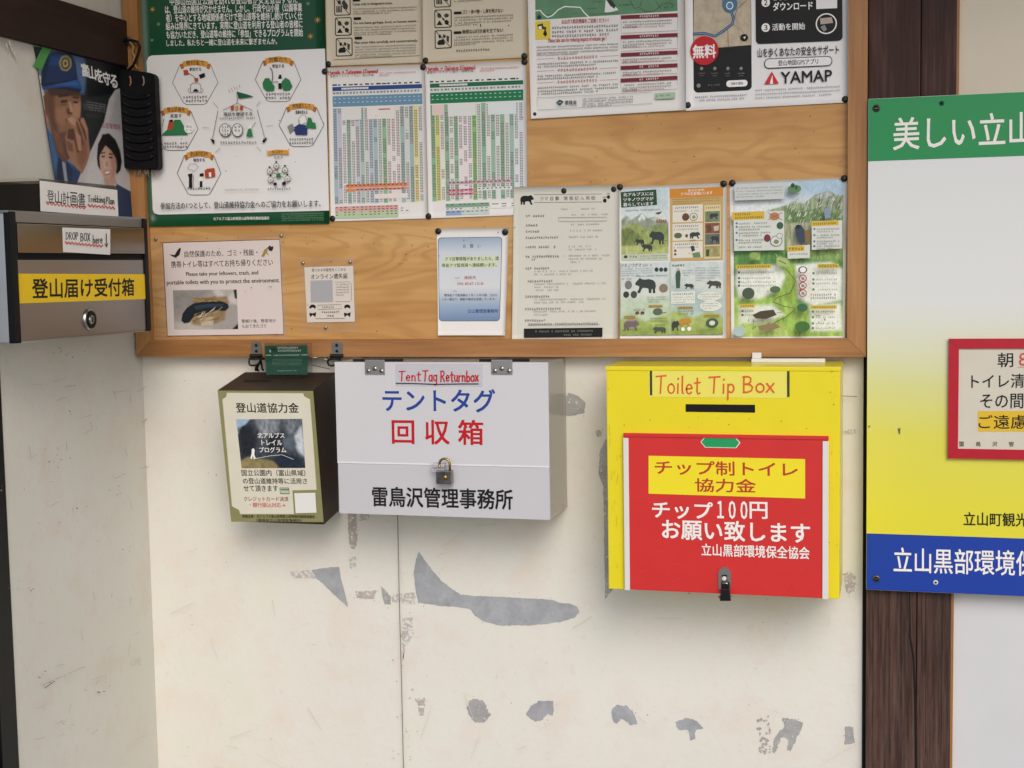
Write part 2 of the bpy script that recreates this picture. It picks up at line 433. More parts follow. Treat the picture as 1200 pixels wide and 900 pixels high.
    def greek(s, part, x0, y0, x1, y1, m, cw=.95, slope=None, gap=.08, lift=None):   # a line of print too small to read: tiny broken strokes
        lift = s.nxt() if lift is None else lift
        u0, v0, u1, v1 = s.box(x0, y0, x1, y1); A = s.art(part)
        h = v1 - v0; cu = cw * (y1 - y0) * (u1 - u0) / (x1 - x0); n = max(1, int((u1 - u0) / cu)); cu = (u1 - u0) / n
        def q(a, b, c, d, li): A.face([s.P(a, d, li), s.P(c, d, li), s.P(c, b, li), s.P(a, b, li)], m)
        for i in range(n):
            if random.random() < gap: continue
            a = u0 + cu * (i + .1); b = u0 + cu * (i + .88)
            for vv in random.sample((.03, .27, .5, .72, .9), random.choice((3, 4, 4))):
                q(a + random.random() * .25 * cu, v0 + h * vv, b - random.random() * .25 * cu, v0 + h * (vv + .095), lift)
            for k in range(2):
                uu = a + (.05 + .42 * k + random.random() * .25) * cu * .78; w0 = random.uniform(0, .35)
                q(uu, v0 + h * w0, uu + cu * .1, v0 + h * random.uniform(max(.6, w0 + .3), 1), lift + LAY * .5)
    def para(s, part, x0, y0, x1, lh, n, m, h=.6, last=.6, **k):
        li = s.nxt()
        for i in range(n):
            xe = x1 if i < n - 1 else x0 + (x1 - x0) * last
            s.greek(part, x0, y0 + i * lh, xe, y0 + i * lh + lh * h, m, lift=li, **k)
    def paint(s, part, quad, nx, ny, base, layers, zo=(0, 0, 1), noise=(), lift=None):
        """a printed photograph or watercolour: soft-edged colour areas on a fine grid (quad, layers in zoom positions)"""
        lift = s.nxt() if lift is None else lift
        q = np.array(quad, float).reshape(4, 2)
        u, v = np.meshgrid(np.linspace(0, 1, nx + 1), np.linspace(0, 1, ny + 1))
        G = (q[0] * (1 - u)[..., None] + q[1] * u[..., None]) * (1 - v)[..., None] + (q[3] * (1 - u)[..., None] + q[2] * u[..., None]) * v[..., None]
        C = np.zeros(u.shape + (3,)) + np.array(lin(base)[:3])
        rng = np.random.default_rng(int(abs(q).sum()) % 9973)
        def vnoise(n, m_):
            g_ = rng.random((m_ + 2, n + 2)); x, y = u * n, v * m_; i, j = x.astype(int), y.astype(int); fx, fy = x - i, y - j
            fx, fy = fx * fx * (3 - 2 * fx), fy * fy * (3 - 2 * fy)
            return (g_[j, i] * (1 - fx) + g_[j, i + 1] * fx) * (1 - fy) + (g_[j + 1, i] * (1 - fx) + g_[j + 1, i + 1] * fx) * fy
        for L in layers:
            pts, col, soft = np.array(L[0], float).reshape(-1, 2), np.array(lin(L[1])[:3]), L[2]
            d = np.full(u.shape, 1e9); ins = np.zeros(u.shape, bool); X, Y_ = G[..., 0], G[..., 1]
            for a, b in zip(pts, np.roll(pts, -1, 0)):
                ab = b - a; t = np.clip(((X - a[0]) * ab[0] + (Y_ - a[1]) * ab[1]) / (ab @ ab + 1e-9), 0, 1)
                d = np.minimum(d, np.hypot(X - a[0] - t * ab[0], Y_ - a[1] - t * ab[1]))
                if a[1] != b[1]: ins ^= ((a[1] > Y_) != (b[1] > Y_)) & (X < (b[0] - a[0]) * (Y_ - a[1]) / (b[1] - a[1]) + a[0])
            sd_ = np.where(ins, -d, d); al = np.clip(.5 - sd_ / (soft + 1e-6), 0, 1); al = al * al * (3 - 2 * al)
            if len(L) > 3 and L[3]:
                n_ = sum(vnoise(int(k_ * L[4] if len(L) > 4 else k_ * 12), k_ * 12) / k_ for k_ in (1, 2, 4)) / 1.75
                cc = col * (1 + (n_ - .5)[..., None] * 2 * L[3])
            else: cc = col
            al = al * (L[5] if len(L) > 5 else 1)
            C = C * (1 - al[..., None]) + cc * al[..., None]
        C = np.clip(C * (noise[1] if len(noise) > 1 else 1) * (1 + (vnoise(nx // 2, ny // 2) - .5)[..., None] * (noise[0] if noise else .05)), .004, .95)
        A = s.parts.setdefault(part, MB()); bm = A.bm; lay = bm.verts.layers.float_color.get('print') or bm.verts.layers.float_color.new('print')
        if 'printed_picture' not in MATS:
            m, n, l, b = nodes_of('printed_picture'); at = n.new('ShaderNodeAttribute'); at.attribute_name = 'print'; l.new(at.outputs['Color'], b.inputs['Base Color']); b.inputs['Roughness'].default_value = .45; b.inputs['Specular IOR Level'].default_value = .3
        im = A.mi(MATS['printed_picture']); V = []
        for j in range(ny + 1):
            row = []
            for i in range(nx + 1):
                w_ = bm.verts.new(tuple(s.P(*s.uv(zo[0] + G[j, i, 0] / zo[2], zo[1] + G[j, i, 1] / zo[2]), lift))); w_[lay] = (*C[j, i], 1); row.append(w_)
            V.append(row)
        for j in range(ny):
            for i in range(nx):
                f = bm.faces.new([V[j + 1][i], V[j + 1][i + 1], V[j][i + 1], V[j][i]]); f.material_index = im
    def build(s, name, label, cat, m, group=None, thick=.0004, part_of=None, kind=None):
        nu, nv = (18, 20) if s.curl else (1, 1)
        b = MB(); bm = b.bm
        g = [[bm.verts.new(tuple(s.P(i / nu, j / nv))) for i in range(nu + 1)] for j in range(nv + 1)]
        b.mi(m)
        for j in range(nv):
            for i in range(nu):
                f = bm.faces.new([g[j + 1][i], g[j + 1][i + 1], g[j][i + 1], g[j][i]]); f.smooth = bool(s.curl)
        rim = [g[0][i] for i in range(nu + 1)] + [g[j][nu] for j in range(1, nv + 1)] + [g[nv][i] for i in range(nu - 1, -1, -1)] + [g[j][0] for j in range(nv - 1, 0, -1)]
        back = [bm.verts.new(v.co - Vector(s.n) * thick) for v in rim]
        for i in range(len(rim)):
            j = (i + 1) % len(rim); bm.faces.new([rim[j], rim[i], back[i], back[j]])
        if thick > .002: bm.faces.new(back[::-1])
        if part_of is not None: o = b.build(name, part_of)
        else:
            base = Vector((s.c[2] + s.c[3]) / 2)
            o = tag(b.build(name, None, base), label, cat, group, kind)
        for pn, A in s.parts.items(): A.build(pn, o)
        return o
# ================================================================== the setting
concrete = mat('concrete', '#8c8c8a', .85, var=.25, scale=4, bump=.2)
soffit = wood('soffit_boards', '#54422f', '#6b5742', '#7d6850', 'x', .6, .7)
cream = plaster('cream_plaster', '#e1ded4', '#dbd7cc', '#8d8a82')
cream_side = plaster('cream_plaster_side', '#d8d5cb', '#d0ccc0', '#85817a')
white_panel = mat('white_panel', '#d0d0d0', .5, var=.04, scale=6, bump=.03)
bare = mat('bare_cement', '#a3a6ab', .8, var=.2, scale=22, bump=.15)
bare_dark = mat('bare_cement_dark', '#94928f', .85, var=.22, scale=40, bump=.15)
def flaked(name, base, dark, left, thr):
    m, n, l, b = nodes_of(name)
    tc = n.new('ShaderNodeTexCoord')
    def noise(sc, det, ro=.6):
        k = n.new('ShaderNodeTexNoise'); k.inputs['Scale'].default_value = sc; k.inputs['Detail'].default_value = det; k.inputs['Roughness'].default_value = ro; l.new(tc.outputs['Object'], k.inputs['Vector']); return k
    r = n.new('ShaderNodeValToRGB'); e = r.color_ramp.elements; e[0].position = .32; e[0].color = lin(dark); e[1].position = .62; e[1].color = lin(base); l.new(noise(26, 8, .7).outputs['Fac'], r.inputs['Fac'])
    r2 = n.new('ShaderNodeValToRGB'); e = r2.color_ramp.elements; e[0].position = thr; e[0].color = (0, 0, 0, 1); e[1].position = thr + .03; e[1].color = (1, 1, 1, 1); f = noise(130, 6, .65); l.new(f.outputs['Fac'], r2.inputs['Fac'])
    mx = n.new('ShaderNodeMix'); mx.data_type = 'RGBA'; l.new(r2.outputs[0], mx.inputs[0]); l.new(r.outputs[0], mx.inputs[6]); mx.inputs[7].default_value = lin(left); l.new(mx.outputs[2], b.inputs['Base Color'])
    b.inputs['Roughness'].default_value = .85
    bp = n.new('ShaderNodeBump'); bp.inputs['Strength'].default_value = .25; bp.inputs['Distance'].default_value = .002; l.new(f.outputs['Fac'], bp.inputs['Height']); l.new(bp.outputs[0], b.inputs['Normal'])
    return m
bare = flaked('bare_cement_flaked', '#a9abae', '#8f9194', '#d2cfc8', .66)
bare_dark = flaked('bare_cement_dark_flaked', '#abaaa8', '#94928f', '#d4d0c8', .60)
stain = flaked('old_glue_stain', '#bdb5ab', '#a39b91', '#dad6cc', .55)
stain_pale = flaked('pale_glue_stain', '#c2bdb4', '#b0aaa0', '#d9d6cf', .50)
scuff = mat('dirt_mark', '#6b6157', .8)
scuff_soft = mat('faint_scuff', '#bdb5a8', .8)
faint = mat('fainter_scuff', '#cdc6ba', .8)
plywood = wood('plywood', '#b5844a', '#c99b5e', '#d6ad74', 'x', .42, .42, .8, .05)
def cathedral(m, amt, dark):         # rotary-cut figure: long flame-shaped bands, and a few old stains
    n, l = m.node_tree.nodes, m.node_tree.links; b = n['Principled BSDF']; src = b.inputs['Base Color'].links[0].from_socket
    tc = n.new('ShaderNodeTexCoord'); mp = n.new('ShaderNodeMapping'); mp.inputs['Scale'].default_value = (1.3, 1, 6.5); l.new(tc.outputs['Object'], mp.inputs['Vector'])
    no = n.new('ShaderNodeTexNoise'); no.inputs['Scale'].default_value = 1.15; no.inputs['Detail'].default_value = 3; no.inputs['Distortion'].default_value = .4; l.new(mp.outputs[0], no.inputs['Vector'])
    mu = n.new('ShaderNodeMath'); mu.operation = 'MULTIPLY'; mu.inputs[1].default_value = 95; l.new(no.outputs['Fac'], mu.inputs[0])
    si = n.new('ShaderNodeMath'); si.operation = 'SINE'; l.new(mu.outputs[0], si.inputs[0])
    r = n.new('ShaderNodeMapRange'); r.inputs['From Min'].default_value = -.2; r.inputs['To Max'].default_value = amt; l.new(si.outputs[0], r.inputs['Value'])
    mx = n.new('ShaderNodeMix'); mx.data_type = 'RGBA'; l.new(r.outputs[0], mx.inputs[0]); l.new(src, mx.inputs[6]); mx.inputs[7].default_value = lin(dark)
    st = n.new('ShaderNodeTexNoise'); st.inputs['Scale'].default_value = 9; st.inputs['Detail'].default_value = 8; st.inputs['Roughness'].default_value = .7; l.new(tc.outputs['Object'], st.inputs['Vector'])
    r2 = n.new('ShaderNodeValToRGB'); e = r2.color_ramp.elements; e[0].position = .60; e[0].color = (0, 0, 0, 1); e[1].position = .78; e[1].color = (.45, .45, .45, 1); l.new(st.outputs['Fac'], r2.inputs['Fac'])
    m2 = n.new('ShaderNodeMix'); m2.data_type = 'RGBA'; l.new(r2.outputs[0], m2.inputs[0]); l.new(mx.outputs[2], m2.inputs[6]); m2.inputs[7].default_value = lin('#9a6e3c'); l.new(m2.outputs[2], b.inputs['Base Color'])
cathedral(plywood, .3, '#a06c34')
frame_x = wood('frame_wood_level', '#875a30', '#a37345', '#b68956', 'x', .8, .4, 1., .1)
frame_z = wood('frame_wood_upright', '#875a30', '#a37345', '#b68956', 'z', .8, .4, 1., .1)
def pale_streaks(m, z0, z1, col, amt):
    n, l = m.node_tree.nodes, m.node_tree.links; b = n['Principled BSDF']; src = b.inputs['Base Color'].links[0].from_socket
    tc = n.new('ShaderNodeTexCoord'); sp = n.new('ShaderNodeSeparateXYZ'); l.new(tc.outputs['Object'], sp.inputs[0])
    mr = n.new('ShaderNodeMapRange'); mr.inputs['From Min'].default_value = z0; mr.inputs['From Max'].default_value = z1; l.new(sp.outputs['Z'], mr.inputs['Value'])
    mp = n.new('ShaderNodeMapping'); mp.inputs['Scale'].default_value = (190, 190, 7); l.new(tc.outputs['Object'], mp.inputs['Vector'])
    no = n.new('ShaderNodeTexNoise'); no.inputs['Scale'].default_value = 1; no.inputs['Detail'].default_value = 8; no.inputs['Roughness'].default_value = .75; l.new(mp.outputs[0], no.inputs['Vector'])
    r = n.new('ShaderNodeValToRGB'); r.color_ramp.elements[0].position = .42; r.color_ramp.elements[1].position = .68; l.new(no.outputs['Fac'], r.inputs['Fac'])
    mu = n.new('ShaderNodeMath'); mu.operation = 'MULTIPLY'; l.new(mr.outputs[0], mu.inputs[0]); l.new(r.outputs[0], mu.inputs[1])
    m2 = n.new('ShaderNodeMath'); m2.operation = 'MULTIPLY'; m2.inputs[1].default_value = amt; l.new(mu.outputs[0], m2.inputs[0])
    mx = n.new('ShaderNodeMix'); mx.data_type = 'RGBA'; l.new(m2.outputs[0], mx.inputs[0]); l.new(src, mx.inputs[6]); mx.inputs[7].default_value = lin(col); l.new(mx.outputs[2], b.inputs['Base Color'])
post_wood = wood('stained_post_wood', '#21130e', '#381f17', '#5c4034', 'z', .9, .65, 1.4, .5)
pale_streaks(post_wood, 1.35, .6, '#7d665b', .5)  # paler streaks, stronger towards the foot of the post
beam_wood = wood('stained_beam_wood', '#1f120c', '#2e1b13', '#40291d', 'y', .9, .7, 1., .3)
black = mat('black_paint', '#080809', .45, spec=.25)
dark_gap = mat('dark_gap', '#120f0d', .9)
steel = mat('bright_steel', '#b9b6b0', .28, 1.0)
brass = mat('dull_brass', '#a58a52', .35, 1.0)

g = MB(); g.face([(-60, -120, 0), (60, -120, 0), (60, 4, 0), (-60, 4, 0)], concrete); tag(g.build('ground'), kind='structure')
g = MB(); g.box((-3.2, -1.12, 2.72), (2.6, .25, 2.84), soffit); tag(g.build('roof'), kind='structure')

# back wall and its wear
wb = MB(); wb.box((XL - .12, 0, 0), (.118, .12, 2.72), cream)
wall = tag(wb.build('plaster_wall', None, (-.75, 0, 0)), 'cream plaster wall with bare grey patches behind the boxes and the notice board', 'wall', kind='thing')
S = Sheet([(185, 415), (1008, 415), (1008, 890), (185, 890)], PY(0), base=.0003)
def z5(pts): return [(320 + x / 3, 600 + y / 3) for x, y in pts]
def z6(pts): return [(640 + x / 3.158, 700 + y / 3.158) for x, y in pts]
def z6b(pts): return [(640 + x / 3.3375, 450 + y / 3.333) for x, y in pts]
def patch(pts, m, amp=.8, step=2.5):
    T = Sheet([(185, 415), (1008, 415), (1008, 890), (185, 890)], PY(0), base=.0003)
    T.k = random.randint(1, 12); T.rag('patch', pts, m, amp, 1.4)
    per = [(p, q) for p, q in zip(pts, pts[1:] + pts[:1])]
    for i in range(int(10 * amp) + 2):          # loose flakes round the edge
        p, q = random.choice(per); t = random.random(); x, y = p[0] + (q[0] - p[0]) * t + random.gauss(0, 2.2), p[1] + (q[1] - p[1]) * t + random.gauss(0, 2.2); r_ = random.uniform(.3, .9)
        T.poly('patch', [(x + r_ * random.uniform(.6, 1.3) * math.cos(a), y + r_ * random.uniform(.6, 1.3) * math.sin(a)) for a in (0, 1.1, 2.2, 3.3, 4.4, 5.4)], m)
    return T.parts['patch'].build('bare_patch', wall)
patch(z5([(512, 138), (530, 165), (560, 205), (590, 240), (630, 270), (660, 290), (690, 294), (720, 295), (800, 298), (900, 304), (985, 308), (1010, 320), (1040, 322), (1070, 332), (1077, 350), (1060, 372), (1000, 388), (900, 399), (800, 398), (740, 386), (712, 365), (693, 342), (640, 332), (590, 331), (545, 322), (510, 320), (500, 260), (495, 215), (502, 165)]), bare, .5)
patch(z5([(135, 205), (160, 200), (185, 195), (232, 193), (240, 240), (266, 337), (230, 305), (190, 265), (150, 232)]), bare, .5)
patch(z5([(60, 210), (130, 206), (150, 232), (72, 236)]), stain_pale, 1.0)
patch(z5([(378, 258), (398, 278), (415, 297), (415, 325), (392, 325), (385, 300)]), bare_dark, .3)
patch(z5([(290, 278), (360, 275), (358, 305), (295, 303)]), stain, .8)
patch(z5([(418, 288), (500, 284), (500, 325), (420, 318)]), stain_pale, 1.0)
patch(z5([(265, -4), (295, -4), (297, 100), (290, 130), (272, 125), (262, 60)]), stain, .7)
patch(z5([(268, 158), (292, 156), (292, 192), (272, 195)]), stain_pale, .6)
patch(z5([(300, 5), (340, 5), (342, 28), (302, 30)]), stain_pale, .8)
patch(z5([(455, 372), (490, 370), (490, 440), (465, 475), (457, 520), (454, 420)]), stain_pale, .6)
patch(z5([(498, 655), (535, 652), (536, 678), (510, 680)]), stain, .8)
patch(z5([(512, 685), (532, 690), (528, 715), (515, 712)]), stain, .7)
patch(z5([(690, 665), (712, 655), (745, 668), (755, 700), (768, 712), (745, 738), (715, 740), (690, 720), (680, 690)]), bare_dark, 1.1)
patch(z5([(905, 680), (940, 663), (985, 663), (985, 715), (965, 710), (940, 735), (920, 735), (893, 710)]), bare, 1.0)
patch(z6([(245, 415), (265, 397), (300, 402), (325, 425), (338, 468), (310, 475), (290, 450), (272, 450), (262, 472), (245, 455)]), bare, .9)
patch(z6([(478, 460), (515, 447), (560, 455), (582, 485), (555, 490), (550, 525), (535, 530), (525, 490), (490, 490)]), bare, .8)
patch(z6([(875, 445), (910, 450), (952, 462), (940, 500), (905, 570), (890, 565), (895, 520), (870, 520), (845, 580), (830, 575), (850, 510), (880, 480)]), bare_dark, 1.0)
patch(z6([(1105, 478), (1135, 480), (1143, 540), (1105, 545)]), bare_dark, .9)
patch([(630, 461), (668, 461), (681, 466), (686, 472), (684, 484), (672, 487), (636, 485)], bare_dark, .9)
patch(z6b([(232, 215), (262, 225), (262, 800), (230, 842), (229, 700), (224, 400), (205, 345), (212, 260)]), bare_dark, .5)
patch(z6b([(192, 186), (203, 178), (217, 184), (215, 204), (200, 206)]), stain, .5)
patch([(989, 672), (996, 669), (1003, 676), (1001, 692), (994, 697), (990, 686)], stain, .8)
patch([(988, 505), (1003, 503), (1003, 508), (990, 509)], stain_pale, .6)
# small dirt, flakes and scratches
S.k = 16
for i in range(36):
    x, y = z6([(random.uniform(785, 830), random.uniform(425, 575))])[0]
    s_ = random.uniform(.6, 2.2); S.rag('flaked_specks', [(x - s_, y), (x, y - s_), (x + s_, y), (x, y + s_)], bare_dark, .3, 2)
for i in range(26):
    x, y = z5([(random.choice((492, 520, 470, 440)) + random.uniform(-18, 18), random.uniform(380, 890))])[0]
    s_ = random.uniform(.5, 1.5); S.rag('flaked_specks', [(x - s_, y), (x, y - s_), (x + s_, y), (x, y + s_)], stain, .3, 2)
for i in range(120):
    x, y = random.uniform(192, 1004), random.uniform(440, 895)
    s_ = random.uniform(.3, .8); S.rag('dirt_marks', [(x - s_, y), (x, y - s_), (x + s_, y), (x, y + s_)], random.choice((scuff, stain, stain, scuff_soft)), .3, 2)
for i in range(46):
    x, y = random.uniform(192, 1000), random.uniform(600, 895); a = random.choice((-.4, -.2, .5, 1.4, 1.9)) + random.uniform(-.4, .4); L = random.choice((4, 7, 12, 26, 40)) * random.uniform(.7, 1.2)
    S.line('scratches', [(x, y), (x + L * .5 * math.cos(a), y + L * .5 * math.sin(a) + random.uniform(-1, 1)), (x + L * math.cos(a), y + L * math.sin(a))], random.uniform(.3, .6), random.choice((faint, faint, scuff_soft)))
S.line('panel_joint', [(463.5, 418), (466.6, 530), (468.6, 610), (470.3, 700), (473, 800), (475.5, 912)], 1.0, mat('dark_joint', '#7e776d', .9))  # thin dark joint between two wall panels
S.line('panel_joint', [(982, 463), (1004, 464)], .8, scuff)
for pn, A in S.parts.items(): tag(A.build(pn, wall), kind=None if pn == 'panel_joint' else 'stuff')

# left return wall
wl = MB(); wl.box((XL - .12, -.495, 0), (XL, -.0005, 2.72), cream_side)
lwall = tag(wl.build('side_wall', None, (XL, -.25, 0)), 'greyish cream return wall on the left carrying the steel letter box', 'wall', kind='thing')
S = Sheet([(10, 420), (165, 420), (182, 890), (20, 890)], PX(XL), base=.0003)
for cx, cy, n in ((75, 412, 14), (85, 490, 12), (60, 535, 12), (145, 577, 7), (55, 615, 10), (25, 690, 10), (60, 795, 12), (110, 805, 6), (95, 600, 5), (12, 570, 6), (150, 650, 6), (70, 850, 6)):
    for i in range(n):
        x, y = cx + random.gauss(0, 14), cy + random.gauss(0, 5)
        s_ = random.uniform(.4, 1.3); S.rag('dirt_marks', [(x - s_, y), (x, y - s_ * .7), (x + s_, y), (x, y + s_ * .7)], random.choice((scuff, stain, scuff_soft)), .3, 2)
for i in range(46):
    x, y = random.uniform(30, 165), random.uniform(440, 890); a = random.choice((-.5, -.3, 1.5)) + random.uniform(-.3, .3); L = random.uniform(4, 16)
    S.line('scratches', [(x, y), (x + L * .5 * math.cos(a), y + L * .5 * math.sin(a) + random.uniform(-1, 1)), (x + L * math.cos(a), y + L * math.sin(a))], random.uniform(.4, .8), random.choice((scuff_soft, scuff_soft, stain)))
S.line('scratches', [(46, 803), (58, 797), (76, 789), (95, 781)], .8, stain); S.line('scratches', [(48, 806), (60, 798)], .8, scuff)
S.line('water_stain', [(6, 48), (9, 56), (14, 66)], 2.2, stain_pale); S.line('water_stain', [(3, 50), (4, 58)], 1.6, stain_pale)
for pn, A in S.parts.items(): tag(A.build(pn, lwall), kind='stuff')

# black door frame at the left
d = empty('door_frame', (XL - .03, -.55, 0), 'black metal door frame upright ending the left return wall', 'door frame', kind='thing')
m = MB(); m.box((XL - .10, -.545, 0), (XL + .002, -.4955, 2.5), black, .002); m.box((XL - .1, -.60, 0), (XL - .006, -.5455, 2.5), black, .003); m.box((XL - .1, -.70, 0), (XL + .004, -.6005, 2.5), black, .003)
m.build('upright', d)
for z in (1.088, 1.022):
    m = MB(); m.box((XL - .0055, -.600, z), (XL - .003, -.548, z + .030), mat('tape_grey', '#b8b8ba', .4)); m.build('tape_band', d)

# dark beam above the poster
m = MB(); m.box((XL - .02, -.78, 1.979), (XL + .014, -.0015, 2.074), beam_wood, .003)
tag(m.build('wall_beam', None, (XL, -.4, 1.979)), 'dark stained wooden beam running along the left wall above the police poster', 'beam', kind='thing')

# right: post, trim, white panel
p = empty('timber_post', (.03, -.01, 0), 'dark brown timber post with a long drying crack behind the large sign', 'post', kind='thing')
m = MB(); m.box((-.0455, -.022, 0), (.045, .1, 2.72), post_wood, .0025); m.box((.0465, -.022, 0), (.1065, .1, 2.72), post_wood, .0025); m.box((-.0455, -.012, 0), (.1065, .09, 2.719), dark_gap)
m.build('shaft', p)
S = Sheet([(1012, 700), (1113, 700), (1114, 899), (1012, 899)], PY(-.022), base=.0003)
S.poly('drying_crack', [(1065.5, 690), (1066.5, 690), (1067.4, 745), (1071.5, 770), (1074, 830), (1075.4, 915), (1072.6, 915), (1071.3, 830), (1069.6, 775), (1065.7, 748)], dark_gap)
for x, a in ((1023, .4), (1029, .3), (1042, .5), (1056, .3), (1085, .4), (1094, .3), (1104, .3)):
    S.line('drying_crack', [(x, 690), (x + random.uniform(-1, 1), 760), (x + random.uniform(-1, 1), 790 + random.uniform(0, 100))], a, dark_gap)
S.parts['drying_crack'].build('drying_crack', p)
m = MB(); m.box((-.0525, -.0035, 0), (-.0460, -.0005, 2.7), dark_gap); m.build('shadow_gap', p)
m = MB(); m.box((.1068, -.018, 0), (.1115, .05, 2.72), frame_z); m.build('edge_trim', p)
m = MB(); m.box((.1118, -.004, 0), (1.6, .10, 1.2), white_panel); m.box((.1118, -.004, 1.2005), (1.6, .10, 2.72), mat('beige_wall_panel', '#d3c9b4', .6, var=.03, scale=5))
tag(m.build('white_wall_panel', None, (.8, 0, 0)), 'smooth wall panel right of the dark post, beige above and white below', 'wall', kind='thing')

# ================================================================== notice board
YB = -.014                         # plywood face
XF0, XF1, ZF0, ZT = -1.553, -.047, 1.372, 2.55
nb = empty('notice_board', (-.8, 0, ZF0), 'large plywood notice board in a varnished wooden frame full of pinned papers', 'notice board', kind='thing')
m = MB(); m.box((XF0 + .004, YB, ZF0 + .004), (XF1 - .004, -.001, ZT - .004), plywood); m.build('plywood_panel', nb)
S = Sheet([(165, 5), (992, 5), (992, 398), (165, 398)], PY(YB), base=.0002)
for i in range(150):
    x, y = random.uniform(185, 988), random.choice((random.uniform(135, 215), random.uniform(262, 396), random.uniform(270, 300))); r = random.uniform(.35, .75)
    S.ell('old_pin_holes', x - r, y - r, x + r, y + r, random.choice((dark_gap, ink('#6a4524'), ink('#6a4524'))), 6)
for i in range(24):
    x, y = random.uniform(200, 985), random.choice((random.uniform(135, 212), random.uniform(262, 396))); L = random.uniform(2, 9)
    S.line('old_pin_holes', [(x, y), (x + L * .5, y + random.uniform(-.6, .6)), (x + L, y + random.uniform(-1, 1))], random.uniform(.4, .8), random.choice((ink('#8a6238'), ink('#7a532c'))))
tag(S.parts['old_pin_holes'].build('old_pin_holes', nb), kind='stuff')
fw, yf = .035, -.032
m = MB()
for v in ([(XF0, ZF0), (XF1, ZF0), (XF1 - fw, ZF0 + fw), (XF0 + fw, ZF0 + fw)],):
    m.prism([(x, yf, z) for x, z in v], (0, .0315, 0), frame_x)
m.build('frame_rail', nb)
m = MB(); m.prism([(x, yf, z) for x, z in [(XF0, ZT), (XF0 + fw, ZT - fw), (XF1 - fw, ZT - fw), (XF1, ZT)]], (0, .0315, 0), frame_x); m.build('frame_rail', nb)
m = MB(); m.prism([(x, yf, z) for x, z in [(XF0, ZF0 + .0006), (XF0 + fw - .0006, ZF0 + fw), (XF0 + fw - .0006, ZT - fw), (XF0, ZT - .0006)]], (0, .0315, 0), frame_z); m.build('frame_rail', nb)
m = MB(); m.prism([(x, yf, z) for x, z in [(XF1, ZF0 + .0006), (XF1, ZT - .0006), (XF1 - fw + .0006, ZT - fw), (XF1 - fw + .0006, ZF0 + fw)]], (0, .0315, 0), frame_z); m.build('frame_rail', nb)
# ================================================================== papers on the board
paper_w = mat('white_paper', '#e9e6e0', .6, var=.02, scale=9)
paper_gloss = mat('glossy_white_paper', '#e9e7e4', .3, var=.02, scale=9)
paper_beige = mat('beige_paper', '#d6cbb2', .6, var=.03, scale=9)
paper_grey = mat('greyish_paper', '#d6d4c6', .65, var=.03, scale=9)
paper_pink = mat('pinkish_white_paper', '#dccfc9', .45, var=.02, scale=9)
K, DG, W = ink('#141414'), ink('#3a3a3a'), ink('#f2f0ea')
GRN, RED, NAVY = ink('#0b5a33'), ink('#cc2b33'), ink('#1e3f86')
PB = YB - .0009                     # where a paper lies
def zz(ox, oy, k): return lambda *p: [(ox + p[i] / k, oy + p[i + 1] / k) for i in range(0, len(p), 2)]
def bx(ox, oy, k): return lambda a, b, c, d: (ox + a / k, oy + b / k, ox + c / k, oy + d / k)

# --- green trail poster
s = Sheet([(161.2, -44), (379.8, -48), (386.8, 262), (176.3, 265.4)], PY(PB), curl=.002)
G = mat('poster_green', '#0d4a2c', .35, var=.04, scale=9)
s.poly('white_field', [(172, 72), (174, 67), (178, 65), (381, 57), (386.4, 246.8), (187, 251.6), (182, 250), (180, 246)], paper_gloss)
b = bx(160, 0, 5.217)
T = [('中部山岳国立公園を訪れる登山者が安全登山するた', 203, -28, 985, 28), ('は、登山道の維持が欠かせません。しかし、行政や山小屋（公園事業', 175, 20, 1012, 80), ('者）を中心とする地域関係者だけで登山道等を維持し続けていく仕', 180, 72, 1014, 130), ('組みは限界にきています。実際に登山道を利用する登山者の皆様に', 180, 124, 1016, 180), ('も協力いただき、登山道等の維持に「参加」できるプログラムを開始', 183, 176, 1018, 232), ('しました。私たちと一緒に登山道を未来に繋ぎませんか。', 184, 232, 860, 280)]
for t, a, c, e, f in T:
    s.text('body_lettering', t, *b(a, c + 6, e, f - 2), W, .012)
def star(cx, cy, r, m):
    s.poly('star_ornaments', [(cx + (r if k % 2 == 0 else r * .22) * math.cos(math.pi * k / 8), cy + (r if k % 2 == 0 else r * .22) * math.sin(math.pi * k / 8)) for k in range(16)], m)
GOLD, PALEG = ink('#c99a4a'), ink('#8aa782')
for x, y, r, m in ((98, 58, 22, GOLD), (135, 148, 16, PALEG), (96, 246, 14, PALEG), (1050, 22, 17, PALEG), (1108, 122, 25, GOLD), (1065, 222, 24, GOLD)): star(160 + x / 5.217, y / 5.217, r / 5.217, m)
OR, ORD, DGRN, BRICK, BLUEI, GREYI = ink('#d89a3c'), ink('#b06a2a'), ink('#2f7a4a'), ink('#b5482e'), ink('#26386e'), ink('#8a8a86')
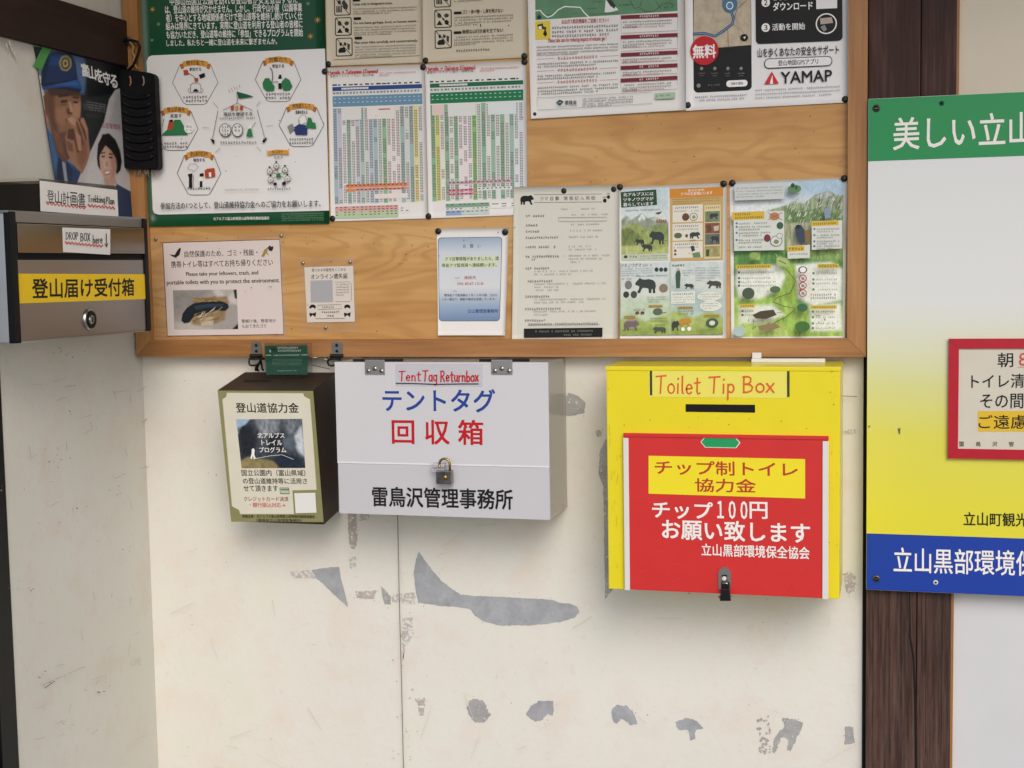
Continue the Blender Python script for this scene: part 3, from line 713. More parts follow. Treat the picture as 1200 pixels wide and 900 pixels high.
def hexa(x0, y0, x1, y1, head, sub, foot, nf=2):
    xm, w_, h_ = (x0 + x1) / 2, x1 - x0, y1 - y0
    s.line('hexagon_outlines', [(x0 + .16 * w_, y0 + .1 * h_), (x0, y0 + .5 * h_), (x0 + .25 * w_, y0 + .97 * h_), (x0 + .32 * w_, y1), (x1 - .32 * w_, y1), (x1 - .25 * w_, y0 + .97 * h_), (x1, y0 + .5 * h_), (x1 - .16 * w_, y0 + .1 * h_)], .55, K)
    s.poly('banners', [(x0 + .16 * w_, y0 + .08 * h_), (x0 + .25 * w_, y0 + .05 * h_), (x0 + .25 * w_, y0 + .17 * h_), (x0 + .19 * w_, y0 + .2 * h_)], ORD)
    s.poly('banners', [(x1 - .16 * w_, y0 + .08 * h_), (x1 - .25 * w_, y0 + .05 * h_), (x1 - .25 * w_, y0 + .17 * h_), (x1 - .19 * w_, y0 + .2 * h_)], ORD)
    s.poly('banners', [(x0 + .22 * w_, y0 + .02 * h_), (xm, y0 - .03 * h_), (x1 - .22 * w_, y0 + .02 * h_), (x1 - .24 * w_, y0 + .14 * h_), (xm, y0 + .1 * h_), (x0 + .24 * w_, y0 + .14 * h_)], OR)
    s.text('diagram_lettering', head, xm - .2 * w_, y0 - .01 * h_, xm + .2 * w_, y0 + .1 * h_, K, .02)
    s.text('diagram_lettering', sub, xm - .13 * w_, y0 + .15 * h_, xm + .13 * w_, y0 + .235 * h_, K, .02)
    for i in range(nf): s.greek('diagram_lettering', xm - .27 * w_, y0 + (.8 if nf == 2 else .82) * h_ + i * .085 * h_, xm + .27 * w_, y0 + (.8 if nf == 2 else .82) * h_ + i * .085 * h_ + .06 * h_, K, gap=.02)
hexa(*b(222, 372, 500, 640), '寄付金で', '参加する', '')
hexa(*b(728, 352, 1008, 622), '労働力で', '参加する', '')
b4 = bx(160, 130, 5.217)
hexa(*b4(110, -20, 380, 242), '登山計画を', '見直す', '')
hexa(*b4(875, -42, 1150, 218), '利用者として', '意識を変える', '')
hexa(*b4(255, 250, 522, 514), '登山道の状況を', '報告する', '', 1)
def ill(pts, m, z=zz(160, 0, 5.217)): s.poly('illustrations', z(*pts), m)
def ill4(pts, m): ill(pts, m, zz(160, 130, 5.217))
ill((290, 430, 318, 428, 325, 455, 296, 462), BRICK); ill((385, 460, 420, 446, 424, 468, 395, 482), K); ill((358, 478, 382, 478, 380, 500, 360, 500), BRICK)
s.line('illustrations', zz(160, 0, 5.217)(322, 448, 352, 466, 366, 482), .5, K)
s.line('illustrations', zz(160, 0, 5.217)(335, 565, 335, 520, 350, 508, 382, 508, 398, 522, 398, 565, 335, 565), .45, K); s.line('illustrations', zz(160, 0, 5.217)(330, 540, 318, 552, 330, 572), .4, K); s.line('illustrations', zz(160, 0, 5.217)(402, 540, 414, 552, 402, 572), .4, K)
ill((350, 560, 360, 545, 375, 545, 385, 560), K)
ill((775, 510, 790, 480, 815, 478, 830, 505, 850, 530, 845, 556, 800, 560, 780, 540), DGRN); ill((895, 500, 915, 476, 940, 490, 958, 530, 940, 555, 905, 556, 892, 530), DGRN)
s.line('illustrations', zz(160, 0, 5.217)(822, 415, 832, 430, 838, 470, 832, 505), .9, DG); ill((872, 470, 892, 470, 892, 545, 872, 545), K); ill((876, 458, 890, 458, 890, 470, 876, 470), K); ill((866, 485, 896, 485, 890, 510, 872, 510), W)
s.line('illustrations', zz(160, 0, 5.217)(838, 505, 872, 500), .5, K)
ill4((160, 150, 200, 110, 240, 55, 275, 55, 300, 100, 320, 148), DGRN); ill4((195, 115, 205, 60, 225, 55, 235, 90, 220, 120), BRICK); ill4((208, 55, 230, 55, 228, 70, 212, 70), K); s.line('illustrations', zz(160, 130, 5.217)(150, 50, 140, 115), .4, K); s.line('illustrations', zz(160, 130, 5.217)(175, 48, 165, 95), .4, K)
s.ell('illustrations', *b4(298, 75, 356, 138), W); s.text('diagram_lettering', '登山', *b4(310, 90, 345, 104), K); s.text('diagram_lettering', 'ルール', *b4(308, 110, 347, 124), K)
ill4((965, 105, 1000, 80, 1050, 90, 1050, 148, 980, 148), BLUEI); ill4((1040, 105, 1055, 40, 1075, 45, 1082, 70, 1100, 75, 1105, 110), DGRN); ill4((928, 95, 958, 78, 975, 110, 945, 140), GREYI); ill4((1000, 45, 1035, 30, 1045, 70, 1010, 85), W)
s.line('illustrations', zz(160, 130, 5.217)(1000, 80, 998, 50, 1015, 30, 1040, 32, 1048, 55), .4, K)
ill4((425, 365, 440, 355, 485, 350, 490, 402, 430, 412), BRICK); ill4((450, 378, 465, 376, 466, 404, 452, 405), W); ill4((330, 400, 348, 398, 350, 470, 330, 470), K); ill4((322, 388, 350, 382, 350, 402, 330, 408), K); ill4((395, 385, 418, 380, 420, 400, 395, 402), K); ill4((392, 405, 415, 405, 412, 470, 394, 470), W); ill4((396, 430, 412, 430, 412, 468, 396, 468), K)
s.line('illustrations', zz(160, 130, 5.217)(322, 350, 335, 325, 370, 325, 388, 345, 370, 362, 355, 375, 350, 362, 330, 362, 322, 350), .4, K); s.line('illustrations', zz(160, 130, 5.217)(357, 395, 357, 470), .35, K)
s.line('hexagon_outlines', zz(160, 0, 5.217)(535, 676, 622, 632, 715, 676), .5, K)
s.line('hexagon_outlines', zz(160, 130, 5.217)(505, 0, 472, 175, 485, 200), .5, K); s.line('hexagon_outlines', zz(160, 130, 5.217)(745, -5, 790, 160, 778, 190), .5, K)
for pts in ((458, 170, 486, 180, 480, 205, 470, 190), (775, 190, 800, 160, 804, 172, 788, 196)): ill4(pts, K)
ill((622, 562, 632, 565, 680, 578, 725, 592, 680, 598, 632, 604), ink('#1c5a3a')); s.line('illustrations', zz(160, 0, 5.217)(622, 562, 623, 632), .6, K)
for a_ in range(5): s.line('illustrations', zz(160, 0, 5.217)(568 + a_ * 17, 548 - a_ * 10 + (12 if a_ > 2 else 0), 580 + a_ * 15, 568 - a_ * 10 + (12 if a_ > 2 else 0)), .35, K)
for a_, m_ in ((585, BRICK), (612, GOLD), (640, BRICK)): ill((a_, 650, a_ + 18, 645, a_ + 18, 672, a_, 676), m_)
for p_ in ((478, 628, 508, 662), (740, 650, 765, 620)): s.line('hexagon_outlines', zz(160, 0, 5.217)(*p_), .5, GREYI)
for p_ in ((412, 105, 452, 105), (803, 95, 842, 92), (492, 255, 520, 228), (745, 222, 770, 248)): s.line('hexagon_outlines', zz(160, 130, 5.217)(*p_), .5, GREYI)
s.text('diagram_lettering', '現状を確認する', *b4(540, 8, 716, 32), K, .02); s.greek('diagram_lettering', *b4(515, 40, 735, 52), K)
for x0, x1, ls in ((515, 588, 3), (592, 660, 2)):
    s.ell('illustrations', *b4(x0, 78, x1, 160), ink('#4a4a46')); s.ell('illustrations', *b4(x0 + 4, 82, x1 - 4, 156), paper_gloss)
    for i in range(ls): s.greek('diagram_lettering', *b4(x0 + 14, 92 + i * 22, x1 - 12, 108 + i * 22), K)
ill4((680, 158, 690, 120, 700, 95, 712, 120, 722, 158), DGRN); ill4((690, 92, 712, 88, 714, 108, 692, 112), W); s.line('illustrations', zz(160, 130, 5.217)(716, 100, 738, 72), .5, K)
s.greek('diagram_lettering', *b4(520, 186, 745, 202), K, gap=.02)
s.poly('banners', zz(160, 130, 5.217)(808, 248, 870, 238, 940, 242, 940, 268, 870, 262, 812, 272), OR); s.text('diagram_lettering', '登山道を', *b4(838, 244, 905, 258), K, .02); s.text('diagram_lettering', '広める', *b4(850, 276, 904, 291), K, .02)
for x, y in ((865, 338), (825, 370), (918, 362), (832, 422), (935, 415)):
    s.ell('illustrations', *b4(x - 17, y - 18, x + 17, y + 18), DG); s.ell('illustrations', *b4(x - 14, y - 15, x + 14, y + 15), paper_gloss); s.ell('illustrations', *b4(x - 8, y - 6, x + 8, y + 12), ink('#b9b096')); s.ell('illustrations', *b4(x - 7, y - 30, x + 7, y - 19), K)
    s.line('illustrations', zz(160, 130, 5.217)(x + (880 - x) * .35, y + (395 - y) * .35, 880, 395), .4, K)
ill4((865, 385, 890, 380, 895, 408, 870, 412), DGRN); ill4((850, 440, 870, 438, 870, 456, 850, 458), K); ill4((900, 440, 920, 430, 928, 450, 905, 458), K)
s.greek('diagram_lettering', *b4(812, 470, 955, 484), K, gap=.02); s.greek('diagram_lettering', *b4(555, 476, 765, 488), GREYI, cw=.6)
s.text('diagram_lettering', '参加方法の1つとして、登山道維持協力金へのご協力をお願いします。', *b4(162, 553, 1138, 595), K, .015)
s.text('footer_lettering', '北アルプス富山県側登山道等維持連絡協議会', *b4(485, 648, 826, 668), W, .01)
for i in range(4): s.greek('footer_lettering', *b4(900, 626 + i * 13, 1160, 633 + i * 13), PALEG, cw=.8)
s.build('trail_poster', 'large dark green and white trail upkeep poster with hexagon diagrams', 'poster', G)

# --- two beige camp rule sheets
def icon(s, x0, y0, x1, y1, kind):
    s.rrect('pictograms', x0, y0, x1, y1, 2.2, K); s.rrect('pictograms', x0 + 1.1, y0 + 1.1, x1 - 1.1, y1 - 1.1, 1.4, paper_beige)
    w_, h_ = x1 - x0, y1 - y0
    q = lambda *p: [(x0 + p[i] * w_, y0 + p[i + 1] * h_) for i in range(0, len(p), 2)]
    if kind == 0:
        for k in range(4): s.poly('pictograms', q(.14 + k * .09, .5, .2 + k * .09, .45, .21 + k * .09, .82, .14 + k * .09, .84), K)
        s.poly('pictograms', q(.45, .3, .6, .12, .85, .45, .8, .7, .6, .6), DG); s.poly('pictograms', q(.2, .2, .4, .15, .42, .35, .25, .4), DG)
    elif kind == 1:
        s.poly('pictograms', q(.12, .85, .3, .58, .48, .85), K); s.poly('pictograms', q(.15, .28, .28, .18, .4, .3, .38, .45, .2, .46), DG); s.poly('pictograms', q(.55, .3, .7, .2, .85, .28, .8, .42, .62, .44), DG); s.poly('pictograms', q(.58, .62, .72, .55, .86, .68, .78, .84, .62, .8), K); s.poly('pictograms', q(.46, .5, .56, .46, .6, .56, .5, .6), K)
    else:
        s.poly('pictograms', q(.14, .7, .24, .55, .5, .5, .62, .7, .55, .8, .2, .82), K); s.poly('pictograms', q(.5, .22, .66, .3, .6, .45, .45, .4), DG); s.poly('pictograms', q(.68, .3, .85, .35, .82, .7, .7, .6), DG); s.poly('pictograms', q(.2, .3, .34, .24, .4, .4, .26, .46), K)
    s.line('pictograms', q(.06, .06, .94, .94), .8, K)
b5 = bx(375, 0, 4.8)
s = Sheet([(380.8, -62), (493.6, -66), (495.6, 73.6), (383.6, 77.6)], PY(PB), curl=.0015)
icon(s, *b5(80, -15, 173, 88), 0); icon(s, *b5(86, 98, 180, 202), 1); icon(s, *b5(92, 214, 186, 318), 2)
for (tx, y0, n, wx) in (('Camp only in designated areas.', -6, 3, 410), ('Do not leave garbage, food, or human waste.', 98, 4, 540), ('Plan your hike carefully and conservatively.', 208, 5, 540)):
    xo = 185 + (y0 + 10) * .06
    s.rrect('headings', *b5(xo, y0, xo + 42, y0 + 15), 1, K); s.text('headings', tx, *b5(xo, y0 + 20, xo + (wx - 185), y0 + 38), K, .025)
    s.para('small_print', *b5(xo + 2, y0 + 48, 0, 0)[:2], b5(545, 0, 0, 0)[0], 3.1, n, DG, cw=.7)
s.line('small_print', [(b5(82, 338, 0, 0)[0], 70.4), (b5(565, 312, 0, 0)[0], 65.4)], .4, K)
s.build('rules_sheet', 'beige camping rules sheet in English with three crossed pictograms', 'notice', paper_beige)
s = Sheet([(494.2, -66), (617.4, -70), (618, 67.4), (496.2, 73.4)], PY(PB), curl=.0015)
icon(s, *b5(642, -62, 738, 42), 0); icon(s, *b5(645, 54, 742, 158), 1); icon(s, *b5(648, 170, 744, 274), 2)
s.greek('small_print', *b5(755, 0, 915, 10), K)
for tx, y0, n in (('ゴミ・食べ物・し尿を残さない', 52, 4), ('無理な山行計画を立てない', 163, 5)):
    s.rrect('headings', *b5(755, y0 + 14, 798, y0 + 29), 1, K); s.text('headings', tx, *b5(803, y0, 1032, y0 + 24), K, .02)
    s.para('small_print', *b5(757, y0 + 36, 0, 0)[:2], b5(1088, 0, 0, 0)[0], 3.3, n - (1 if y0 > 100 else 0), DG, last=.4)
s.greek('small_print', *b5(767, 276, 972, 290), K); s.poly('small_print', zz(375, 0, 4.8)(902, 138, 908, 136, 908, 152, 904, 152), K); s.poly('small_print', zz(375, 0, 4.8)(1060, 142, 1066, 140, 1066, 147, 1061, 147), K)
s.build('rules_sheet', 'beige camping rules sheet in Japanese beside the English one', 'notice', paper_beige)

# --- two timetables
def timetable(quad, title, sub_w, head, head2, cols, accents, name_label, foot):
    s = Sheet(quad, PY(PB - .0006), curl=.0008)
    x0, y0, x1, y1 = .02, .2, .97, .885
    for t, a, c, e, f in title: pass
    u = lambda a, bb, c, d, m, l=None: s.uvrect('table_grid', a, bb, c, d, m, l)
    u(.045, .125, .968, .152, head)
    for i in range(16): s.uvrect('times', .045 + i * .057, .108 + .002 * (i % 2), .045 + i * .057 + random.uniform(.02, .05), .118, DG, LAY * 3)
    s.uvrect('times', .14, .132, .42, .144, W, LAY * 6); 
    for i in range(18): s.uvrect('times', .145 + i * .0152, .133, .149 + i * .0152, .143, head, LAY * 7)
    u(.045, .155, .968, .18, ink('#d9dcd8'))
    for i in range(26): s.uvrect('times', .05 + i * .035, .16, .05 + i * .035 + random.uniform(.012, .028), .172, GREYI, LAY * 4)
    u(.045, .185, .968, .255, head2)
    for i in range(19): s.uvrect('times', .06 + i * .048, .2,   .06 + i * .048 + .020, .205, ink('#c3d2d2'), LAY * 5); s.uvrect('times', .06 + i * .048, .225, .06 + i * .048 + .022, .230, ink('#c3d2d2'), LAY * 5)
    n = len(cols); cw = (.968 - .045) / n; yb = .89
    li = s.nxt()
    for i, c in enumerate(cols): s.uvrect('table_grid', .045 + i * cw, .262, .045 + (i + 1) * cw - .003, yb, ink(c), li)
    li = s.nxt(); li2 = s.nxt()
    rows = 58
    for i in range(n):
        a = .045 + i * cw + cw * .16; e = .045 + (i + 1) * cw - cw * .22
        run = 0
        for j in range(rows):
            if run <= 0: state = random.random() < .72; run = random.randint(3, 12) if state else random.randint(1, 7)
            run -= 1
            v = .27 + j * (.615 / rows)
            if state and v < .88:
                m_ = ink('#5f655f') if random.random() < .85 else ink('#b0655f')
                s.uvrect('times', a, v, a + (e - a) * .42, v + .0056, m_, li); s.uvrect('times', a + (e - a) * .55, v, e, v + .0056, m_, li)
            s.uvrect('table_grid', .045 + i * cw, v - .0028, .045 + (i + 1) * cw, v - .0021, ink('#c3c6c0'), li2) if j % 2 == 0 else None
    for a, c, e, f, m_ in accents: u(a, c, e, f, ink(m_))
    for a, c, e, f, m_ in accents:
        if e - a > .2 and f - c < .03:
            for i in range(int((e - a) / .042)): s.uvrect('times', a + .012 + i * .042, c + .004, a + .034 + i * .042, c + .010, DG, s.k * LAY + LAY)
    for a, c, e, f, m_, n_ in foot:
        u(a, c, e, f, ink(m_)); li = s.nxt()
        for j in range(max(1, int((f - c) / .016))):
            for i in range(n_): 
                if random.random() < .85: s.uvrect('times', a + .008 + (e - a) * i / n_, c + .004 + j * .016, a + (e - a) * (i + random.uniform(.5, .8)) / n_, c + .009 + j * .016, DG, li)
    return s
bl = ['#a9bcc4', '#c6c4cf', '#e3e3dd', '#a9c3b8', '#dfe0d8', '#c9c9d2', '#b3c7bf', '#d6d7d4', '#bcc6d2', '#a9bfc2', '#d9ded6', '#93bd93', '#e6ddd8', '#e9dedb', '#e6ddd8', '#a6b9b3', '#d5d9d2', '#a3b8b2', '#e6d890', '#dcdcd8']
s = timetable([(384, 79.5), (497.6, 75.6), (502, 256), (388, 259.5)], [], 0, ink('#2c4a86'), ink('#6d93ac'), bl,
  [(.14, .262, .34, .34, '#e2e0da'), (.4, .262, .68, .34, '#e8e3dc'), (.52, .275, .64, .283, '#c0504a'), (.165, .762, .80, .785, '#e08a5a'), (.165, .79, .26, .81, '#e08a5a'), (.265, .79, .8, .805, '#d58f86'), (.46, .83, .8, .86, '#e9ded9')], '',
  [(.05, .905, .7, .938, '#d9a49c', 15), (.05, .938, .7, .985, '#b9c9a4', 15), (.72, .92, .82, .96, '#e6e4de', 2)])
z5b = lambda t, a, c, e, f, wd=.75, m_=RED: s.hand('handwritten_heading', t, *b5(a, c, e, f), wd, m_, slope=-.03)
z5b('Murodo > Tateyama (Toyama)', 48, 398, 328, 416); s.line('handwritten_heading', zz(375, 0, 4.8)(48, 421, 328, 406), .5, RED)
s.text('small_print', '室堂ターミナル → 立山・富山方面', *b5(60, 420, 305, 432), DG); s.greek('small_print', *b5(335, 405, 548, 413), RED, cw=.7); s.greek('small_print', *b5(335, 420, 395, 428), RED)
s.build('timetable_sheet', 'white bus timetable with blue header bands and pale blue columns', 'timetable', paper_w)
gr = ['#8fb78f', '#d9d67c', '#e6e3da', '#8fb597', '#e3e4dc', '#9dbfa0', '#e9e2df', '#eadfe0', '#e9e2df', '#8cc070', '#dfe2da', '#93b79c', '#e3e4dc', '#9bbaa2', '#e0e2dc', '#8fb597', '#e0e2dc', '#a3c0b0', '#dfe3e2', '#d9dfe0']
s = timetable([(498, 75.6), (616.6, 71), (618.6, 251.6), (502.4, 256)], [], 0, ink('#1f6a44'), ink('#1f7a4c'), gr,
  [(.06, .262, .18, .33, '#e6cfc6'), (.22, .262, .5, .34, '#e3e4de'), (.62, .262, .9, .34, '#dfe6e2'), (.2, .765, .85, .785, '#c8a3ad'), (.2, .815, .48, .832, '#d88a9a'), (.2, .84, .48, .855, '#d88a9a'), (.5, .81, .85, .83, '#e3e2dc')], '',
  [(.18, .91, .62, .935, '#7fa58a', 10), (.18, .937, .62, .955, '#dfe1da', 10), (.18, .957, .34, .985, '#93a9c9', 3), (.34, .957, .62, .985, '#c9d6c9', 6), (.64, .915, .93, .95, '#ebe9e4', 3)])
z5b('Murodo > Ogizawa (Nagano)', 598, 376, 875, 396); s.line('handwritten_heading', zz(375, 0, 4.8)(600, 402, 878, 388), .5, RED)
s.text('small_print', '室堂ターミナル → 扇沢・長野方面', *b5(604, 398, 865, 411), DG); s.greek('small_print', *b5(900, 378, 1120, 388), RED, cw=.7); s.greek('small_print', *b5(900, 394, 985, 403), RED)
s.build('timetable_sheet', 'white bus timetable with dark green header bands and green columns', 'timetable', paper_w)

# --- volcanic gas sheet
s = Sheet([(616.4, -62), (800.6, -66), (804.2, 129.2), (623, 139.6)], PY(PB), curl=.0025)
b7 = bx(610, 0, 6); q7 = zz(610, 0, 6)
MG = mat('map_green', '#5f8f68', .5, var=.18, scale=30)
s.poly('map', q7(98, -390, 1098, -400, 1105, 78, 106, 142), MG)
WH, TRK = ink('#e8ece6'), ink('#2d3a30')
s.line('map', q7(105, 76, 140, 74, 160, 100, 190, 122, 225, 110, 265, 70, 310, 46, 420, 52, 445, 85, 480, 120), 1.4, WH)
s.poly('map', q7(598, 0, 640, 20, 690, 70, 640, 84, 592, 88), WH); s.poly('map', q7(604, 0, 640, 0, 670, 40, 660, 62, 630, 40), TRK)
s.line('map', q7(770, 0, 800, 60, 840, 50, 850, 10), .6, TRK); s.line('map', q7(840, 60, 880, 80, 940, 78, 1000, 30, 1040, 20, 1080, 40), .6, TRK); s.line('map', q7(950, 10, 985, 60), .5, TRK)
for a in ((508, 8, 580, 18), (440, 55, 545, 66), (365, 90, 400, 98), (490, 92, 690, 100), (690, 30, 790, 40), (1010, 44, 1075, 58), (180, 100, 215, 108), (120, 100, 145, 135)): s.greek('map', *b7(*a), TRK)
s.ell('map', *b7(118, 108, 148, 138), TRK)
YL = ink('#e4cc3a')
s.poly('tap_symbol', q7(105, 152, 210, 148, 212, 274, 108, 280), YL); s.poly('tap_symbol', q7(120, 175, 158, 165, 162, 185, 185, 195, 180, 215, 160, 205, 128, 210), DG); s.poly('tap_symbol', q7(128, 188, 150, 184, 152, 205, 130, 208), W); s.poly('tap_symbol', q7(160, 240, 175, 205, 190, 240, 178, 262), K)
RD = ink('#7d2430'); RT = ink('#b03a36')
s.text('headings', '火山ガス防災情報をご活用ください！', *b7(290, 132, 620, 164), RT, .02)
s.para('small_print', *b7(222, 180, 0, 0)[:2], b7(690, 0, 0, 0)[0], 5, 3, K, last=.9)
s.text('headings', 'Please take care for reducing impacts of volcanic gas !', *b7(198, 262, 605, 302), RT, .015)
s.para('small_print', *b7(115, 316, 0, 0)[:2], b7(690, 0, 0, 0)[0], 3.5, 4, K, last=.5, cw=.7)
for yy, n in ((395, 2), (480, 2), (562, 3)):
    s.greek('headings', *b7(262, yy, 545, yy + 20), RT, gap=0); s.line('headings', q7(120, yy + 24, 240, yy + 16), .3, RT); s.line('headings', q7(560, yy + 4, 688, yy - 4), .3, RT)
    s.para('small_print', *b7(122, yy + 38, 0, 0)[:2], b7(690, 0, 0, 0)[0], 3.9, n, K, last=.75)
for y0, y1, n, bt in ((100, 236, 4, 'k'), (240, 362, 4, 'r'), (364, 446, 3, 'k'), (455, 537, 3, 'k'), (543, 648, 4, 'r')):
    x0, x1 = 708, 1106; sl = -.045
    s.line('boxes', [(610 + x0 / 6, y0 / 6 + 2), (610 + x0 / 6 + .4, y1 / 6), (610 + x1 / 6, y1 / 6 - 3.2), (610 + x1 / 6, y0 / 6 - 1)], .3, RD)
    s.rect('boxes', *b7(x0, y0 + 2, x1, y0 + 28), RD); s.greek('boxes', *b7(x0 + 130, y0 + 6, x1 - 130, y0 + 22), W)
    s.para('small_print', *b7(x0 + 12, y0 + 44, 0, 0)[:2], b7(x1 - 40, 0, 0, 0)[0], 3.4, n - 1, K, last=.3); s.greek('small_print', *b7(x0 + 12, y0 + 44 + (n - 2) * 20, x1 - 90, y0 + 44 + (n - 2) * 20 + 11), RT)
s.line('boxes', q7(122, 690, 126, 776, 930, 730, 924, 650, 122, 690), .35, GREYI)
s.poly('agency_emblem', q7(254, 724, 280, 702, 308, 716, 300, 724, 282, 715, 266, 728), ink('#1f5a4a')); s.poly('agency_emblem', q7(258, 732, 284, 728, 306, 722, 282, 742), ink('#26406e'))
s.text('agency_emblem', '環境省', *b7(316, 708, 400, 738), K, .02); s.greek('agency_emblem', *b7(250, 744, 402, 752), K, cw=.7)
for i, (a, c) in enumerate(((440, 795), (440, 795), (440, 795), (440, 645))): s.greek('small_print', *b7(a, 684 + i * 18, c, 696 + i * 18), K, cw=.8)
s.poly('eco_mark', q7(948, 658, 1092, 650, 1092, 694, 950, 700), ink('#a9c4a6')); s.greek('eco_mark', *b7(955, 668, 1055, 682), K); s.greek('eco_mark', *b7(952, 700, 1082, 708), K, cw=.7)
s.build('gas_warning_sheet', 'white volcanic gas information sheet with a green map and dark red boxes', 'notice', paper_w)

# --- hiking app poster
s = Sheet([(802.2, -62), (994.6, -66), (995.8, 120), (804.2, 130)], PY(PB), curl=.0015)
b8 = bx(795, 0, 5.4545); q8 = zz(795, 0, 5.4545)
s.rrect('phone_picture', *b8(94, -300, 466, 586), 5.5, K)
MAPB = mat('topo_map_print', '#c3b398', .4, var=.22, scale=60)
s.poly('phone_picture', q8(98, -200, 462, -210, 464, 288, 252, 305, 98, 310), MAPB)
for k in range(14):
    x0 = random.uniform(105, 430); y0 = random.uniform(-10, 250)
    s.line('phone_picture', q8(x0, y0, x0 + random.uniform(-40, 40), y0 + random.uniform(-30, 40), x0 + random.uniform(-20, 60), y0 + random.uniform(20, 80)), .35, ink('#9a8a70'))
RB, RB2 = ink('#26456e'), ink('#6f94b8')
s.line('phone_picture', q8(100, 218, 170, 214, 235, 232, 285, 200, 345, 155, 352, 120, 335, 60), 3.2, RB); s.line('phone_picture', q8(100, 218, 170, 214, 235, 232, 285, 200, 345, 155, 352, 120, 335, 60), 1.4, RB2)
s.ell('phone_picture', *b8(280, -30, 378, 85), ink('#4f7690')); s.ell('phone_picture', *b8(306, 12, 352, 62), W); s.ell('phone_picture', *b8(312, 18, 346, 56), ink('#4f88b0'))
s.line('phone_picture', q8(316, 190, 320, 300), .5, RT); s.line('phone_picture', q8(355, 125, 375, 60, 460, -20), .5, DG); s.ell('phone_picture', *b8(396, 218, 446, 266), K)
s.poly('phone_picture', q8(412, 242, 432, 232, 424, 252, 420, 244), W)
s.poly('phone_picture', q8(270, 308, 350, 302, 350, 306, 270, 312), DG)
for i in range(4):
    x0 = 150 + i * 84; s.ell('phone_picture', *b8(x0 - 10, 428, x0 + 10, 450), GREYI); s.greek('phone_picture', *b8(x0 - 22, 466, x0 + 22, 474), GREYI); s.greek('phone_picture', *b8(x0 - 14, 482, x0 + 14, 489), GREYI)
s.ell('phone_picture', *b8(118, 536, 144, 562), GREYI); s.text('phone_picture', 'キャンセル', *b8(190, 538, 268, 552), GREYI); s.rrect('phone_picture', *b8(308, 514, 443, 556), 3.5, W); s.text('phone_picture', '活動を開始', *b8(336, 526, 415, 544), K, .02)
s.ell('red_disc', *b8(78, 232, 258, 418), ink('#c01f2c')); s.text('red_disc', '無料', *b8(95, 288, 240, 372), W, .03)
s.rrect('black_panel', *b8(494, -300, 1048, 272), 5, K)
for nn, yy in (('2', 18), ('3', 178)):
    s.ell('black_panel', *b8(532, yy - 28, 586, yy + 28), W); s.text('black_panel', nn, *b8(549, yy - 17, 570, yy + 17), K, .03)
s.text('black_panel', 'ダウンロード', *b8(606, 14, 858, 66), W, .025); s.greek('black_panel', *b8(606, -30, 700, 2), W)
s.text('black_panel', '活動を開始', *b8(600, 150, 810, 194), W, .02)
s.ell('round_picture', *b8(878, 86, 1014, 220), W); s.ell('round_picture', *b8(886, 94, 1006, 212), K); s.poly('round_picture', q8(905, 120, 980, 112, 990, 148, 910, 158), ink('#b5a79a')); s.poly('round_picture', q8(908, 175, 935, 160, 950, 190, 930, 205), GREYI)
s.poly('blank_square', q8(880, -60, 1015, -62, 1015, 54, 882, 60), paper_gloss)
s.text('headings', '山を歩くあなたの安全をサポート', *b8(508, 300, 1026, 358), K, .01)
s.rrect('headings', *b8(550, 368, 984, 432), 5.4, K); s.rrect('headings', *b8(555, 373, 979, 427), 4.6, paper_gloss); s.text('headings', '登山地図GPSアプリ', *b8(638, 382, 894, 418), K, .02)
s.poly('tent_emblem', q8(550, 540, 598, 458, 643, 536, 622, 537, 602, 480, 585, 540), RED); s.poly('tent_emblem', q8(585, 540, 602, 480, 606, 538), W); s.poly('tent_emblem', q8(598, 458, 643, 536, 606, 538, 603, 480), RED)
s.text('tent_emblem', 'YAMAP', *b8(656, 455, 982, 528), K, .02)
s.para('small_print', *b8(492, 562, 0, 0)[:2], b8(1035, 0, 0, 0)[0], 4.6, 3, DG, h=.42, last=.9, cw=1.1)
s.greek('small_print', *b8(110, 610, 440, 622), DG); s.greek('small_print', *b8(125, 632, 425, 644), DG)
s.build('app_poster', 'white hiking map app poster with a phone picture and red round sticker', 'poster', paper_gloss)

# --- no litter notice (laminated)
s = Sheet([(190.4, 284), (328, 280.2), (332.9, 392.2), (196, 394.2)], PY(PB - .0006))
bt, qt = bx(160, 265, 4.444), zz(160, 265, 4.444)
s.line('dark_border', [(190.7, 284.4), (327.7, 280.6), (332.5, 391.8), (196.3, 393.8), (190.7, 284.4)], .8, ink('#4a2026'))
s.text('lettering', '自然保護のため、ゴミ・残飯・', *bt(250, 124, 630, 158), K, .01); s.text('lettering', '携帯トイレ等はすべてお持ち帰りください', *bt(180, 176, 710, 212), K, .01)
s.text('lettering', 'Please take your leftovers, trash, and', *bt(258, 235, 634, 262), K, .025); s.text('lettering', 'portable toilets with you to protect the environment.', *bt(158, 276, 746, 306), K, .025)
s.text('lettering', '雪解け後、野営地か', *bt(548, 484, 728, 503), K); s.text('lettering', 'ら出てきたゴミ', *bt(550, 510, 676, 530), K)
s.poly('bird_picture', qt(172, 148, 200, 150, 212, 128, 226, 112, 232, 118, 224, 150, 205, 165, 188, 158), ink('#2a2320')); s.line('bird_picture', qt(204, 160, 208, 172), .4, K)
s.poly('flower_picture', qt(650, 158, 668, 120, 688, 108, 680, 135, 692, 158, 676, 140, 664, 160), ink('#a08a3c')); s.poly('flower_picture', qt(684, 112, 694, 100, 704, 108, 714, 104, 712, 118, 706, 130, 692, 128), ink('#20242c'))
TW, TW2 = ink('#8a6a3e'), ink('#b59a6a')
